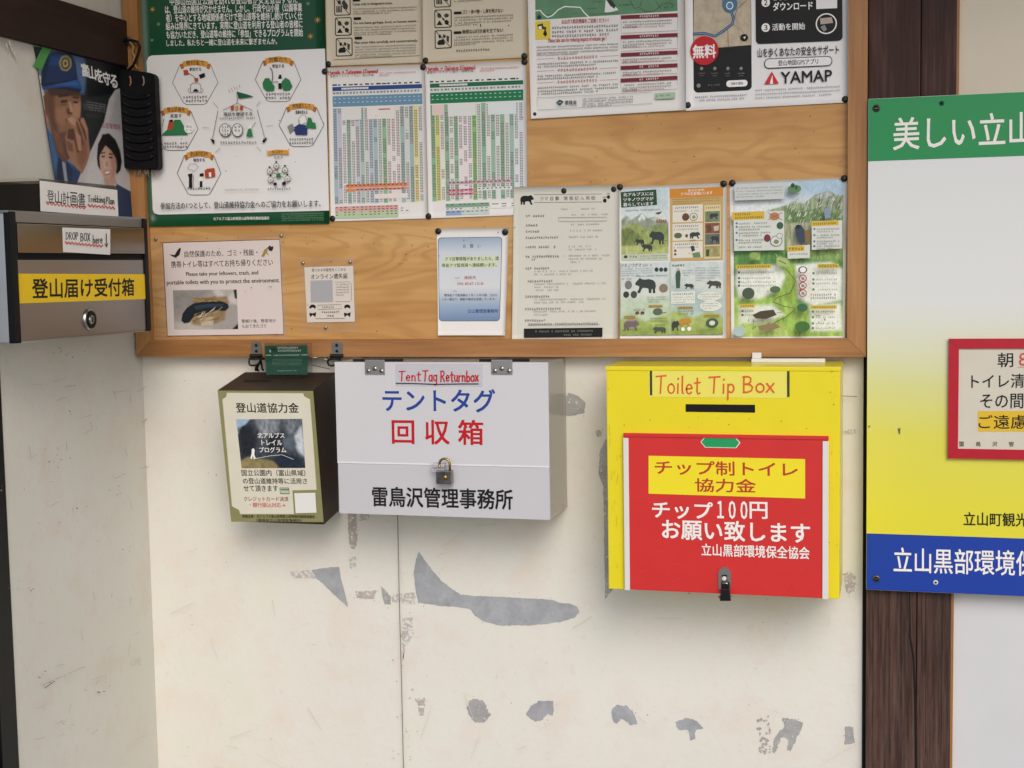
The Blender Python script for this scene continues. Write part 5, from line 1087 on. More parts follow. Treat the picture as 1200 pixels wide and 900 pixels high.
# ================================================================== left wall: poster, letter box, tray
# --- police poster
s = Sheet([(40, 54), (147, 78.4), (156, 268), (70, 266)], PX(XL + .002), curl=.004)
q1 = zz(0, 0, 3.915); B1 = bx(0, 0, 3.915)
SKIN, SKIN2, SKIN3 = ink('#b98a6c'), ink('#94664c'), ink('#6a4636'); PB1, PB2, PB3 = ink('#1f3f78'), ink('#2a5c9c'), ink('#16294c')
pdark = mat('photo_dark_print', '#1b1e26', .3, var=.35, scale=14)
PL = [
 ((150, 330, 235, 235, 345, 250, 360, 420, 340, 760, 200, 760), '#7b8188', 20), ((325, 245, 385, 258, 400, 330, 385, 430, 345, 430), '#56739b', 22), ((395, 285, 600, 310, 580, 420, 400, 450), '#101218', 14), ((385, 455, 500, 440, 470, 560, 405, 620), '#262d25', 18), ((380, 474, 490, 482, 480, 512, 385, 502), '#43474c', 9), ((395, 520, 470, 525, 450, 545, 398, 540), '#33373b', 9),
 ((528, 412, 570, 400, 605, 905, 600, 1100, 260, 1100, 345, 840, 395, 730, 432, 652, 475, 560, 500, 455), '#c6c2c0', 4), ((530, 430, 560, 420, 580, 620, 540, 600, 500, 560), '#b3afae', 24), ((400, 760, 450, 700, 470, 800, 450, 870, 380, 860), '#d2cecb', 20),
 ((176, 345, 190, 348, 215, 560, 203, 580), '#d3d3cf', 4), ((190, 490, 215, 520, 215, 590, 196, 560), '#b3796a', 6),
 ((205, 582, 250, 640, 300, 735, 338, 765, 362, 800, 345, 845, 300, 1100, 262, 1100), '#2a4f80', 4), ((205, 585, 235, 630, 260, 730, 240, 800, 225, 720), '#3f6a9c', 14), ((262, 720, 282, 740, 292, 850, 248, 850), '#12213f', 7), ((300, 740, 330, 780, 322, 850, 296, 850), '#14264a', 7), ((278, 742, 292, 738, 304, 840, 290, 845), '#9aa4b6', 4), ((330, 770, 360, 800, 345, 845, 325, 850), '#1c3a66', 8),
 ((222, 560, 310, 640, 318, 725, 288, 748, 250, 692), '#6a4635', 5), ((235, 600, 280, 650, 290, 720, 262, 690), '#7d5543', 12),
 ((195, 440, 215, 430, 228, 500, 224, 548, 205, 522), '#7d5140', 4), ((200, 455, 214, 450, 218, 500, 208, 505), '#5c3a2e', 6),
 ((205, 398, 345, 398, 368, 420, 371, 500, 364, 545, 347, 562, 332, 600, 312, 655, 270, 642, 225, 582, 211, 480), '#94694f', 4),
 ((205, 420, 248, 425, 250, 520, 268, 620, 232, 590, 212, 500), '#6b4736', 22), ((255, 500, 300, 490, 310, 540, 285, 580, 255, 550), '#a87a60', 26), ((335, 470, 368, 470, 366, 535, 340, 550, 328, 520), '#b98a6e', 14), ((205, 398, 370, 410, 368, 442, 300, 440, 230, 440), '#4c3226', 14), ((260, 610, 320, 600, 312, 655, 270, 645), '#734d3b', 14),
 ((266, 436, 312, 430, 314, 441, 268, 448), '#3a261e', 5), ((332, 441, 362, 445, 362, 453, 334, 451), '#3a261e', 5), ((276, 461, 308, 458, 306, 470, 279, 472), '#281a15', 5), ((334, 464, 358, 466, 355, 475, 336, 473), '#281a15', 5), ((276, 474, 306, 474, 300, 486, 280, 484), '#7d5643', 6),
 ((314, 466, 324, 468, 334, 505, 328, 520, 318, 512), '#c4967a', 7), ((302, 500, 316, 494, 322, 520, 306, 518), '#6d4737', 6), ((306, 514, 332, 516, 328, 524, 310, 524), '#523228', 4), ((296, 546, 325, 538, 330, 551, 304, 560), '#64362e', 5),
 ((303, 545, 330, 528, 350, 540, 365, 560, 371, 538, 384, 543, 401, 590, 404, 640, 410, 700, 394, 752, 372, 798, 345, 772, 320, 737, 303, 690, 296, 630, 312, 588, 330, 588), '#a87a60', 4),
 ((345, 640, 395, 640, 400, 720, 372, 780, 350, 740), '#8a6049', 26), ((305, 548, 330, 534, 346, 545, 350, 580, 330, 570), '#c79a7e', 10), ((370, 545, 384, 548, 398, 600, 388, 640, 376, 600), '#b98a6e', 8), ((310, 592, 332, 590, 346, 628, 330, 645, 303, 634), '#5f3f30', 8), ((326, 592, 336, 590, 358, 640, 360, 700, 350, 700), '#5f3f30', 5), ((344, 560, 352, 558, 374, 612, 382, 665, 374, 664), '#6a4636', 5), ((363, 560, 369, 558, 390, 600, 396, 645, 388, 640), '#6a4636', 4), ((300, 640, 330, 660, 332, 700, 308, 690), '#7d5643', 8), ((340, 600, 368, 625, 370, 690, 356, 690), '#bb8d72', 9),
 ((186, 388, 190, 330, 213, 262, 235, 240, 290, 236, 330, 248, 347, 290, 357, 366, 300, 380), '#17325f', 4), ((230, 250, 300, 245, 320, 280, 270, 300, 225, 300), '#244a82', 26), ((190, 330, 215, 265, 225, 275, 205, 380, 188, 388), '#0f2347', 16), ((186, 384, 300, 370, 356, 356, 358, 368, 300, 384, 190, 400), '#0e1c38', 5),
 ((188, 400, 300, 379, 358, 362, 373, 395, 377, 414, 362, 422, 300, 404, 240, 402, 198, 416), '#1f4f92', 4), ((250, 388, 350, 372, 366, 392, 300, 392), '#3268ab', 10), ((194, 410, 300, 398, 374, 410, 362, 424, 300, 409, 235, 407), '#0c1a36', 5),
]
for cx_, cy_, ra_, rb_, co_ in ((300, 290, 28, 36, '#ad9a58'), (300, 291, 20, 27, '#1a2f58'), (300, 290, 13, 19, '#c4b166'), (300, 291, 6, 9, '#22345a')):
    PL.append(([v for k in range(14) for v in (cx_ + ra_ * math.cos(k * math.pi / 7) * (1 + .06 * (k % 2)), cy_ + rb_ * math.sin(k * math.pi / 7) * (1 + .06 * (k % 2)))], co_, 4))
PL += [((440, 722, 446, 662, 468, 618, 495, 611, 526, 640, 546, 690, 553, 740, 546, 782, 528, 802, 514, 745, 470, 700, 456, 785, 444, 762), '#1d1818', 4),
 ((452, 722, 470, 660, 500, 665, 521, 700, 528, 760, 520, 812, 498, 838, 472, 822, 455, 782), '#cfa793', 4), ((500, 690, 526, 710, 528, 770, 518, 815, 498, 835, 505, 780), '#b98f7c', 12), ((468, 735, 490, 732, 488, 770, 470, 772), '#dcb9a6', 14), ((466, 616, 502, 615, 530, 652, 530, 735, 506, 692, 480, 668, 456, 708), '#241d1d', 6), ((460, 700, 478, 697, 478, 703, 461, 706), '#4a332c', 3), ((494, 702, 513, 706, 512, 712, 494, 708), '#4a332c', 3),
 ((461, 716, 476, 713, 476, 721, 463, 722), '#33231f', 4), ((494, 718, 512, 721, 510, 728, 495, 726), '#33231f', 4), ((480, 740, 486, 738, 490, 764, 478, 764), '#b68b78', 5), ((470, 786, 502, 781, 496, 801, 478, 804), '#a0605a', 4), ((474, 788, 499, 784, 493, 797, 479, 799), '#efe6e2', 3),
 ((470, 822, 522, 812, 528, 850, 500, 905, 476, 862), '#bf9885', 6), ((470, 845, 490, 870, 505, 860, 525, 842, 530, 920, 480, 940), '#d6d2d1', 5), ((526, 843, 592, 880, 612, 1100, 470, 1100, 512, 905), '#1f395a', 4)]
s.paint('photograph', (159, 214, 577, 308, 611, 1047, 275, 1040), 100, 190, '#20242c', PL, (0, 0, 3.915), (.08, .95))
for i, c in enumerate('富山を守る'):
    s.text('heading', c, *B1(374 + i * 33, 293 + i * 13, 405 + i * 33, 350 + i * 13), W, .04)
s.text('small_lettering', '山岳警備隊', *B1(466, 566, 548, 592), ink('#a8485a')); 
for i in range(4): s.greek('small_lettering', *B1(395 + i * 4, 470 + i * 12, 480, 476 + i * 12), ink('#9a9aa0'))
po = s.build('police_poster', 'police poster of a capped man with hand to mouth, on the left wall', 'poster', pdark)
s = Sheet([(41, 76), (50.5, 54), (60.5, 57), (50, 80)], PX(XL + .0035)); s.c = [s.plane.at(*p) for p in zz(0, 0, 3.915)(200, 203, 240, 212, 190, 322, 152, 306)]
s.build('tape', '', '', mat('green_tape', '#4f9a4c', .45, var=.1, scale=60), thick=.0008, part_of=po)

# --- steel letter box
XM = XL + .12
steelb = bpy.data.materials.new('brushed_steel'); steelb.use_nodes = True
n, l = steelb.node_tree.nodes, steelb.node_tree.links; b_ = n['Principled BSDF']
b_.inputs['Metallic'].default_value = 1; b_.inputs['Base Color'].default_value = (.33, .33, .33, 1); b_.inputs['Roughness'].default_value = .33
tc = n.new('ShaderNodeTexCoord'); mp = n.new('ShaderNodeMapping'); mp.inputs['Scale'].default_value = (4, 3, 320); l.new(tc.outputs['Object'], mp.inputs['Vector'])
no = n.new('ShaderNodeTexNoise'); no.inputs['Scale'].default_value = 2; no.inputs['Detail'].default_value = 4; l.new(mp.outputs[0], no.inputs['Vector'])
mr = n.new('ShaderNodeMapRange'); mr.inputs['To Min'].default_value = .24; mr.inputs['To Max'].default_value = .44; l.new(no.outputs['Fac'], mr.inputs['Value']); l.new(mr.outputs[0], b_.inputs['Roughness'])
bp = n.new('ShaderNodeBump'); bp.inputs['Strength'].default_value = .06; bp.inputs['Distance'].default_value = .001; l.new(no.outputs['Fac'], bp.inputs['Height']); l.new(bp.outputs[0], b_.inputs['Normal'])
satin = mat('satin_steel_flap', '#8a867f', .2, 1.0)
MY0, MY1, MZ0, MZ1 = -.612, -.172, 1.4325, 1.656
mbx = empty('letter_box', (XL, -.39, MZ0), 'brushed steel letter box with a yellow label strip on the left wall', 'letter box')
m = MB(); m.box((XL + .001, MY0, MZ0), (XM - .004, MY1, MZ1), mat('steel_lit_side', '#d2d1cf', .36, 1.0, var=.06, scale=12), .003); m.build('body', mbx)  # same steel as the front, coloured lighter to paint in the light it reflects
PM = PX(XM)
zt = lambda X, Yp: PM.at(X / 3.911, 190 + Yp / 3.911)[2]
def band(name, ya, yb, mt, xout=0., a=MY0 + .012, e=MY1 - .0135):
    m = MB(); m.box((XM - .006, a, zt(370, yb)), (XM + xout, e, zt(370, ya)), mt, .0012); return m.build(name, mbx)
m = MB()
m.box((XM - .013, MY0 - .002, MZ0 + .001), (XM + .003, MY0 + .011, MZ1 + .001), black, .002); m.build('edge_strip', mbx)
m = MB(); m.box((XM - .006, MY1 - .012, MZ0 + .001), (XM + .003, MY1 + .002, MZ1 + .001), black, .002); m.build('edge_strip', mbx)
band('top_panel', 244, 288, steelb); band('mail_flap', 292, 418, satin, .004); m = MB(); m.box((XM - .0045, MY0 + .0115, MZ0 + .004), (XM - .0022, MY1 - .0125, MZ1 - .004), dark_gap); m.build('recess', mbx)
band('lower_panel', 448, 798, steelb)
s = Sheet([(20.2, 320.6), (171, 321.4), (171, 350.4), (21, 355.6)], PX(XM + .0006))
s.text('lettering', '登山届け受付箱', *bx(0, 190, 3.911)(148, 534, 614, 618), K, .03)
s.build('label_strip', '', '', mat('yellow_label', '#f0c816', .45, var=.03, scale=40), thick=.0005, part_of=mbx)
c = PM.at(104.5, 374.5)
m = MB(); m.lathe([(.0195, -.003), (.0195, .003), (.018, .0045), (.0165, .0045), (.0165, .004)], steel, c, '+x', 28); lk = m.build('lock', mbx)
m = MB(); m.lathe([(.0164, .001), (.0164, .0055), (.0085, .0055), (.0085, .004)], black, c, '+x', 28); m.build('ring', lk)
m = MB(); m.lathe([(.0082, .001), (.0082, .0062), (0, .0066)], steel, c, '+x', 20); m.box((c[0] + .0064, c[1] - .0012, c[2] - .005), (c[0] + .0071, c[1] + .0012, c[2] + .005), dark_gap); m.build('keyhole', lk)
s = Sheet([(73.4, 266.6), (129.2, 268.6), (129.2, 298.6), (74.2, 295.2)], PX(XM + .0046))
z2 = zz(0, 190, 3.911)
def h2(t, a, c, e, f, wd, m_, sl): s.hand('handwriting', t, *bx(0, 190, 3.911)(a, c, e, f), wd, m_, slope=sl)
h2('DROP', 302, 322, 358, 354, .8, K, .0); h2('BOX', 368, 326, 412, 362, .8, K, .0); h2('here', 424, 334, 468, 372, .8, K, .0); h2('|', 478, 328, 496, 388, .9, K, 0)
def wavy(x0, y0, x1, y1, n, amp, m_, wd=.8): s.line('handwriting', z2(*[v for i in range(n + 1) for v in (x0 + (x1 - x0) * i / n, y0 + (y1 - y0) * i / n + (amp if i % 2 else -amp))]), wd, m_)
wavy(298, 369, 468, 385, 22, 5, RED, 1.4)
s.build('handwritten_card', '', '', paper_w, part_of=mbx)
m = MB(); m.box((XL + .002, MY0 - .004, MZ1 - .001), (XM - .002, MY1, MZ1 + .003), steelb, .001); m.build('lid', mbx)

# --- tray of forms on top
y_a, y_b = PX(XM - .008).at(47.5, 230)[1], PX(XM - .008).at(138.5, 240)[1]
tr = empty('form_tray', (XL + .06, (y_a + y_b) / 2, MZ1 + .003), 'dark see-through form tray with a handwritten card on top of the letter box', 'tray')
smoky = clear('smoky_acrylic', .55, '#2a2622', .12); zb, ztp = MZ1 + .0035, MZ1 + .062
x0, x1 = XL + .004, XM - .010
m = MB()
m.box((x0, y_a, zb), (x0 + .002, y_b, ztp), smoky); m.box((x1 - .002, y_a, zb), (x1, y_b, ztp), smoky); m.box((x0 + .0025, y_a, zb), (x1 - .0025, y_a + .002, ztp), smoky); m.box((x0 + .0025, y_b - .002, zb), (x1 - .0025, y_b, ztp), smoky); m.box((x0, y_a, zb - .0025), (x1, y_b, zb - .0005), smoky)
m.build('tray_walls', tr)
m = MB(); m.box((x0 + .004, y_a + .006, zb + .001), (x1 - .004, y_b - .006, zb + .05), mat('form_stack', '#24221f', .7, var=.4, scale=40)); m.build('form_stack', tr)
m = MB(); m.box((x0 - .001, y_a - .002, ztp - .004), (x1 + .001, y_a - .0003, ztp + .001), mat('clear_rim', '#9a927f', .2)); m.build('rim', tr)
s = Sheet([(46.8, 211.7), (137.3, 222.7), (138.8, 254), (47.8, 247.5)], PX(XM - .008))
for i, c in enumerate('登山計画書'): s.text('handwriting', c, *bx(0, 190, 3.911)(216 + i * 35.5, 128 + i * 3.5, 248 + i * 35.5, 186 + i * 5), K, .004)
wavy(212, 188, 392, 210, 22, 6, RED, 1.6)
h2('Trekking', 402, 152, 478, 184, .75, K, .0); h2('Plan', 484, 160, 522, 192, .75, K, 0.); wavy(402, 198, 522, 210, 15, 5, RED, 1.5)
s.build('handwritten_card', '', '', paper_w, part_of=tr)

# --- black cord-hung case on the left frame rail
PCy = -.050
PC = PY(PCy)
cs = empty('hanging_case', tuple(PC.at(163, 199)), 'black ribbed plastic case hanging from a looped cord beside the police poster', 'case')
rub = mat('black_rubber', '#0b0b0d', .55, spec=.2, bump=.05, scale=80)
outline = [PC.at(*p) for p in zz(0, 0, 3.915)(540, 322, 548, 314, 680, 332, 700, 340, 706, 352, 725, 765, 718, 778, 600, 776, 566, 770, 556, 758)]
m = MB(); m.prism(outline, (0, .022, 0), rub); bmesh.ops.bevel(m.bm, geom=[e for e in m.bm.edges], offset=.0022, segments=2, affect='EDGES'); m.build('body', cs)
for k in range(8):
    y0 = 432 + k * 40; a = 566 + k * 2; e = 694 + k * 2.2
    m = MB(); pts = [PC.at(*p) for p in zz(0, 0, 3.915)(a, y0, a + 24, y0 + 14, (a + e) / 2, y0 + 20, e - 20, y0 + 14, e, y0)]
    m.tube([tuple(p + np.array([0, -.001, 0])) for p in pts], .0042, rub, 8); m.build('rib', cs)
for x in (600, 660):
    m = MB(); m.tube([tuple(PC.at(*p) + np.array([0, -.002, 0])) for p in zz(0, 0, 3.915)(x - 3, 350, x + 2, 362, x + 3, 380, x - 2, 394)], .0016, mat('pale_red_cord', '#a8705f' if x == 600 else '#8f8478', .7) if x == 600 else mat('grey_cord', '#8f8478', .7), 6); m.build('cord_end', cs)
m = MB(); m.tube([tuple(PY(-.046).at(*p)) for p in zz(0, 0, 3.915)(580, 322, 560, 280, 545, 235, 548, 205, 568, 188, 600, 184, 630, 192, 642, 215, 632, 255, 612, 300, 590, 322)], .0030, black, 8); m.build('cord_loop', cs)
m = MB(); m.tube([tuple(PY(-.044).at(*p)) for p in zz(0, 0, 3.915)(600, 195, 612, 215, 606, 240, 618, 262, 612, 285, 622, 300, 630, 318)], .0026, mat('tan_twine', '#9a7a3c', .8), 6); m.build('twine', cs)
m = MB(); c = PY(-.036).at(153, 48); m.lathe([(.005, 0), (.005, .010), (.0075, .011), (.0075, .0135), (0, .0145)], steel, c + np.array([0, .004, 0])); m.build('hook', cs)
m = MB()
for k in range(26):
    a = random.uniform(606, 690); p = PC.at(a / 3.915, 776 / 3.915) + np.array([0, .012 + random.uniform(-.006, .006), 0])
    q = p + np.array([random.uniform(-.006, .006), 0, -random.uniform(.006, .017)]); m.tube([tuple(p), tuple((p + q) / 2 + np.array([random.uniform(-.002, .002), 0, 0])), tuple(q)], .0005, mat('frayed_fibre', '#a39a86', .9), 4)
m.build('frayed_fibres', cs)

# ================================================================== boxes under the board
# --- dark donation box
brownm = mat('dark_brown_metal', '#33271f', .42, var=.06, scale=20, bump=.03)
DX0, DX1 = -1.3005, -1.0975
F = lambda x: [(x, -.157, 1.3138), (x, -.114, 1.040), (x, -.036, 1.0545), (x, -.033, 1.3405)]     # side outline: front top, front bottom, back bottom, back top
db = empty('donation_box', (-1.2, -.07, 1.04), 'dark brown metal donation box with a cream and olive front label', 'donation box')
a, c = F(DX0), F(DX1)
m = MB(); m.hexa(a + c, brownm, .0022); m.build('body', db)
m = MB(); m.hexa([(DX0 + .030, -.1, 1.3276), (DX0 + .030, -.094, 1.3289), (DX0 + .030, -.094, 1.3259), (DX0 + .03, -.1, 1.3246)] + [(DX0 + .085, -.1, 1.3276), (DX0 + .085, -.094, 1.3289), (DX0 + .085, -.094, 1.3259), (DX0 + .085, -.1, 1.3246)], dark_gap); m.build('coin_slot', db)
fn = np.array([0, -(1.3138 - 1.040), -(.157 - .114)]); fn /= np.linalg.norm(fn)
PD = Plane(np.array([0, -.157, 1.3138]) + fn * .0008, fn)
OLV = mat('olive_print', '#8d8a5c', .5, var=.05, scale=30); CRM = mat('cream_print', '#ddd8c4', .5, var=.03, scale=30)
b6, q6 = bx(240, 390, 3.75), zz(240, 390, 3.75)
s = Sheet(q6(56, 254, 476, 256, 522, 832, 116, 830), PD)
s.poly('cream_field', q6(98, 264, 432, 266, 438, 280, 462, 292, 490, 690, 385, 692, 392, 796, 156, 796, 150, 778, 120, 762, 78, 292, 94, 282), CRM)
s.line('cream_field', q6(98, 264, 432, 266, 438, 280, 462, 292, 492, 690, 385, 692, 392, 796, 156, 796, 150, 778, 120, 762, 78, 292, 94, 282, 98, 264), .5, ink('#c9c6a4'))
s.text('lettering', '登山道協力金', *b6(137, 308, 412, 351), K, .02)
s.paint('photograph', (138, 380, 428, 378, 442, 594, 162, 595), 78, 58, '#3c4249', [
 ((130, 370, 450, 370, 450, 600, 130, 600), '#3f454d', 4, .75, 26), ((220, 375, 330, 375, 320, 440, 280, 480, 240, 430), '#868c92', 30, .8, 40), ((330, 375, 430, 375, 425, 440, 370, 450), '#6d747b', 30, .8, 40), ((130, 372, 205, 372, 180, 402, 162, 412, 150, 445, 132, 450), '#9db8d0', 8), ((145, 420, 200, 400, 230, 470, 215, 540, 160, 550), '#23282e', 26, .5, 30), ((270, 450, 340, 440, 350, 520, 280, 530), '#22272d', 28, .5, 30),
 ((395, 455, 425, 410, 436, 470, 440, 545, 415, 525, 392, 490), '#c8ced4', 22, .25), ((340, 470, 385, 450, 405, 490, 385, 520, 350, 505), '#5a646f', 16, .4), ((156, 566, 190, 545, 235, 552, 292, 560, 328, 582, 350, 600, 158, 600), '#8f8258', 10, .45), ((300, 552, 350, 530, 420, 552, 446, 600, 328, 600), '#242d3b', 18, .4)], (240, 390, 3.75), (.25,))
s.poly('photograph', q6(206, 512, 214, 506, 220, 515, 218, 535, 224, 552, 216, 556, 212, 540, 206, 556, 200, 552, 206, 530), W)
s.line('photograph', q6(225, 552, 290, 540, 340, 536, 390, 556), .4, W)
for t, y in (('北アルプス', 439), ('トレイル', 470), ('プログラム', 502)): s.text('photo_lettering', t, *b6(232 + (y - 439) * .12 + (14 if t == 'トレイル' else 0), y, 350 - (14 if t == 'トレイル' else 0) + (y - 439) * .12, y + 24), W, .025)
s.text('lettering', '国立公園内（富山県域）', *b6(162, 601, 442, 629), K, .012); s.text('lettering', 'の登山道維持等に活用さ', *b6(168, 638, 450, 664), K, .012); s.text('lettering', 'せて頂きます', *b6(171, 671, 322, 697), K, .012)
s.rrect('card_drawing', *b6(330, 680, 372, 708), 1, ink('#5a6a58')); s.rrect('card_drawing', *b6(332, 683, 370, 705), .8, ink('#b9c4ac')); s.rect('card_drawing', *b6(334, 687, 370, 692), ink('#5a6a58'))
s.text('lettering', 'クレジットカード決済', *b6(172, 719, 368, 740), ink('#8f3a3c'), .005); s.text('lettering', '・銀行振込対応→', *b6(198, 746, 354, 766), RED, .005)
s.poly('blank_square', q6(394, 704, 486, 702, 492, 790, 400, 792), ink('#e6e6e0'))
s.text('lettering', '実施主体：北アルプス富山県側登山道等維持連絡協議会', *b6(166, 799, 484, 813), ink('#22241a'), .01); s.text('lettering', '（環境省立山管理官事務所）', *b6(228, 817, 428, 830), ink('#22241a'), .01)
s.build('front_label', '', '', OLV, part_of=db, thick=.0006)

# --- small green card in an acrylic stand on the donation box
PG_ = PY(-.064)
zq = zz(270, 395, 8)
gc = empty('card_stand', tuple(PG_.at(335, 439)), 'small green printed card in a clear stand on the dark donation box', 'card stand')
acr = clear('clear_acrylic', .14, '#26302e', .06)
s = Sheet(zq(322, 80, 718, 78, 722, 352, 338, 354), PG_)
GC = ink('#14543a')
s.greek('lettering', *bx(270, 395, 8)(440, 90, 635, 108), W, gap=0, cw=.8); s.greek('lettering', *bx(270, 395, 8)(444, 116, 665, 136), W, gap=0, cw=.8); s.greek('lettering', *bx(270, 395, 8)(400, 162, 650, 176), W, gap=0, cw=.9)
s.line('lettering', zq(335, 170, 382, 170), .6, W); s.line('lettering', zq(668, 168, 722, 166), .6, W); s.poly('lettering', zq(368, 118, 378, 125, 380, 145, 370, 140), W)
s.rect('lettering', *bx(270, 395, 8)(385, 100, 430, 130), ink('#0c3a28'))
for i in range(5): s.greek('lettering', *bx(270, 395, 8)(390, 205 + i * 13, 672, 212 + i * 13), ink('#8fb0a0'), gap=.05)
s.greek('lettering', *bx(270, 395, 8)(440, 310, 632, 320), W)
s.build('card', '', '', mat('green_card', '#14543a', .4), part_of=gc, thick=.0008)
c0, c1 = PG_.at(*zq(318, 62)[0]), PG_.at(*zq(765, 358)[0])
m = MB(); m.box((c0[0], -.066, c1[2] - .001), (c1[0] - .008, -.0648, c0[2]), acr, .0004); m.box((c0[0], -.062, c1[2] - .001), (c1[0], -.060, c0[2] + .002), acr, .0004); m.build('holder', gc)
m = MB(); m.box((c0[0], -.067, c1[2] - .0015), (c1[0], -.050, c1[2] + .001), acr, .0004); m.box((c0[0], -.0845, c1[2] - .004), (c1[0] - .008, -.0665, c1[2] - .0025), acr, .0004); m.build('foot', gc)
m = MB(); q = [PY(-.067).at(*p) for p in zq(330, 240, 715, 240, 722, 352, 340, 354)]
m.face([tuple(p) for p in q], clear('glossy_pocket', .14, '#5a7a70', .05)); m.build('pocket', gc)

# --- ring hangers with wire on the frame
for px0, px1, zo, lab, ring in ((294.3, 306.4, 0, 'left zinc ring hanger with black ties on the frame above the donation box', ((177, 206), (174, 232), (180, 260), (196, 266), (245, 264), (262, 250), (290, 236), (290, 206))), (388.3, 401.2, 0, 'right zinc ring hanger on the frame above the white box corner', ((940, 206), (918, 216), (912, 236), (922, 262), (950, 270), (975, 262), (1020, 240), (1036, 206)))):
    ph = PY(yf - .0016)
    c = ph.at((px0 + px1) / 2, 408)
    hg = empty('ring_hanger', tuple(c), lab, 'hanger', 'zinc ring hangers on the frame')
    w_ = ph.at(px1, 408)[0] - ph.at(px0, 408)[0]; zu, zl = ph.at(px0, 400)[2], ph.at(px0, 417)[2]
    m = MB(); n_ = 10
    out = [(c[0] - w_ / 2, zl), (c[0] + w_ / 2, zl), (c[0] + w_ / 2, zu - w_ * .35)] + [(c[0] + w_ / 2 * math.cos(t), zu - w_ * .35 + w_ * .35 * math.sin(t)) for t in [math.pi * k / n_ for k in range(1, n_)]] + [(c[0] - w_ / 2, zu - w_ * .35)]
    zinc = mat('zinc_plate', '#8f8d88', .4, .9, var=.15, scale=90)
    m.prism([(x, yf - .0016, z) for x, z in out], (0, .0015, 0), zinc); m.build('plate', hg)
    for dz in (.26, .66):
        m = MB(); m.lathe([(.0032, -.0005), (.0032, .0012), (.0018, .0018), (0, .0018)], mat('dark_screw', '#2a2826', .4, .8), (c[0], yf - .0014, zl + (zu - zl) * dz + .002), seg=12); m.build('screw', hg)
    m = MB(); m.tube([(c[0] - w_ * .56, yf - .004, zl), (c[0] + w_ * .56, yf - .004, zl)], .0042, mat('dark_hinge', '#3a3733', .4, .9), 10); m.build('hinge_roll', hg)
    m = MB(); m.tube([tuple(PY(yf - .006).at(*p)) for p in zz(270, 395, 8)(*[v for t in ring for v in t])], .0021, mat('dark_hinge'), 8, closed=True); m.build('ring', hg)
    if px0 < 350:
        for pts in ((252, 262, 240, 290, 238, 318), (285, 210, 268, 250, 250, 290, 262, 320), (285, 225, 292, 260, 300, 300, 312, 315), (296, 205, 320, 200)):
            m = MB(); m.tube([tuple(PY(-.045).at(*p)) for p in zq(*pts)], .0024, black, 6); m.build('cable_tie', hg)
    else:
        m = MB(); m.tube([tuple(PY(-.036).at(*p)) for p in zq(770, 192, 830, 194, 880, 204, 920, 222)], .0009, steel, 6); m.build('wire', hg)
        m = MB(); m.tube([tuple(PY(-.036).at(*p)) for p in zq(770, 264, 850, 282, 930, 300)], .0007, mat('dark_hinge'), 6); m.build('wire', hg)

# --- white tent tag box
TY = -.147
PT = PY(TY)
zT = zz(380, 400, 4); bT = bx(380, 400, 4)
tl, tr_, br, bl2 = (PT.at(*p) for p in zT(48, 97, 1048, 99, 1048, 838, 68, 812))
X0, X1, Z0, Z1 = tl[0], tr_[0], br[2], (tl[2] + tr_[2]) / 2
acw = mat('white_acrylic', '#cfcecf', .12, spec=.5, var=.03, scale=4, bump=.03)
def acryl(name, col, a):
    m, n, l, b = nodes_of(name); b.inputs['Base Color'].default_value = lin(col); b.inputs['Roughness'].default_value = .18; b.inputs['Alpha'].default_value = a; return m
acs = acryl('translucent_white_acrylic', '#cdc8c2', .5)
tb = empty('tag_return_box', ((X0 + X1) / 2, -.07, Z0), 'white translucent acrylic box hinged at the top, with blue and red lettering', 'return box')
zs = PT.at(*zT(560, 578)[0])[2]
m = MB(); m.box((X0, TY, zs + .0004), (X1, TY + .005, Z1), acw, .0008); lid = m.build('lid', tb)
m = MB(); m.box((X0 + .001, TY + .0005, Z0), (X1 - .0005, TY + .0055, zs - .0004), mat('white_acrylic_lower', '#c6c5c7', .1, var=.03, scale=4, bump=.03), .0008); fp = m.build('front_panel', tb)
m = MB(); m.box((X0 + .0005, TY - .0006, zs - .0012), (X1 - .0005, TY - .0002, zs + .0016), mat('acrylic_seam', '#e6e4e8', .3)); m.build('seam', tb)
m = MB(); m.box((X1 - .005, TY + .0062, Z0 + .0002), (X1 - .0002, -.0012, Z1 - .0005), acs, .0008); m.build('side_panel', tb)
m = MB(); m.box((X0 + .0002, TY + .0062, Z0 + .0002), (X0 + .005, -.0012, Z1 - .0005), acs, .0008); m.build('side_panel', tb)
m = MB(); m.box((X0 + .0055, TY + .0062, Z0 + .0004), (X1 - .0055, -.0012, Z0 + .005), acs, .0006); m.build('bottom_panel', tb)
m = MB(); m.box((X0 + .0055, TY + .0062, Z1 - .0052), (X1 - .0055, -.0012, Z1 - .0008), acs, .0006); m.build('top_panel', tb)
s = Sheet(zT(48, 97, 1048, 99, 1048, 838, 68, 812), PY(TY - .0002))
BLU, RD2 = ink('#23408f'), ink('#b9161f')
s.text('lettering', 'テントタグ', *bT(274, 224, 800, 330), BLU, .02); s.text('lettering', '回 収 箱', *bT(318, 368, 744, 482), RD2, .022)
s.text('lettering', '雷鳥沢管理事務所', *bT(226, 688, 882, 780), K, .022)
s.parts['lettering'].build('lettering', tb)
s2 = Sheet(zT(332, 106, 742, 106, 744, 222, 334, 222), PY(TY - .0002)); s2.c = [s2.plane.at(*p) for p in zT(332, 104, 742, 106, 742, 214, 334, 212)]
s2.hand('handwriting', 'Tent', *bT(350, 140, 452, 186), 1.5, RD2); s2.hand('handwriting', 'Tag', *bT(462, 136, 530, 186), 1.5, RD2); s2.hand('handwriting', 'Returnbox', *bT(546, 138, 724, 188), 1.5, RD2)
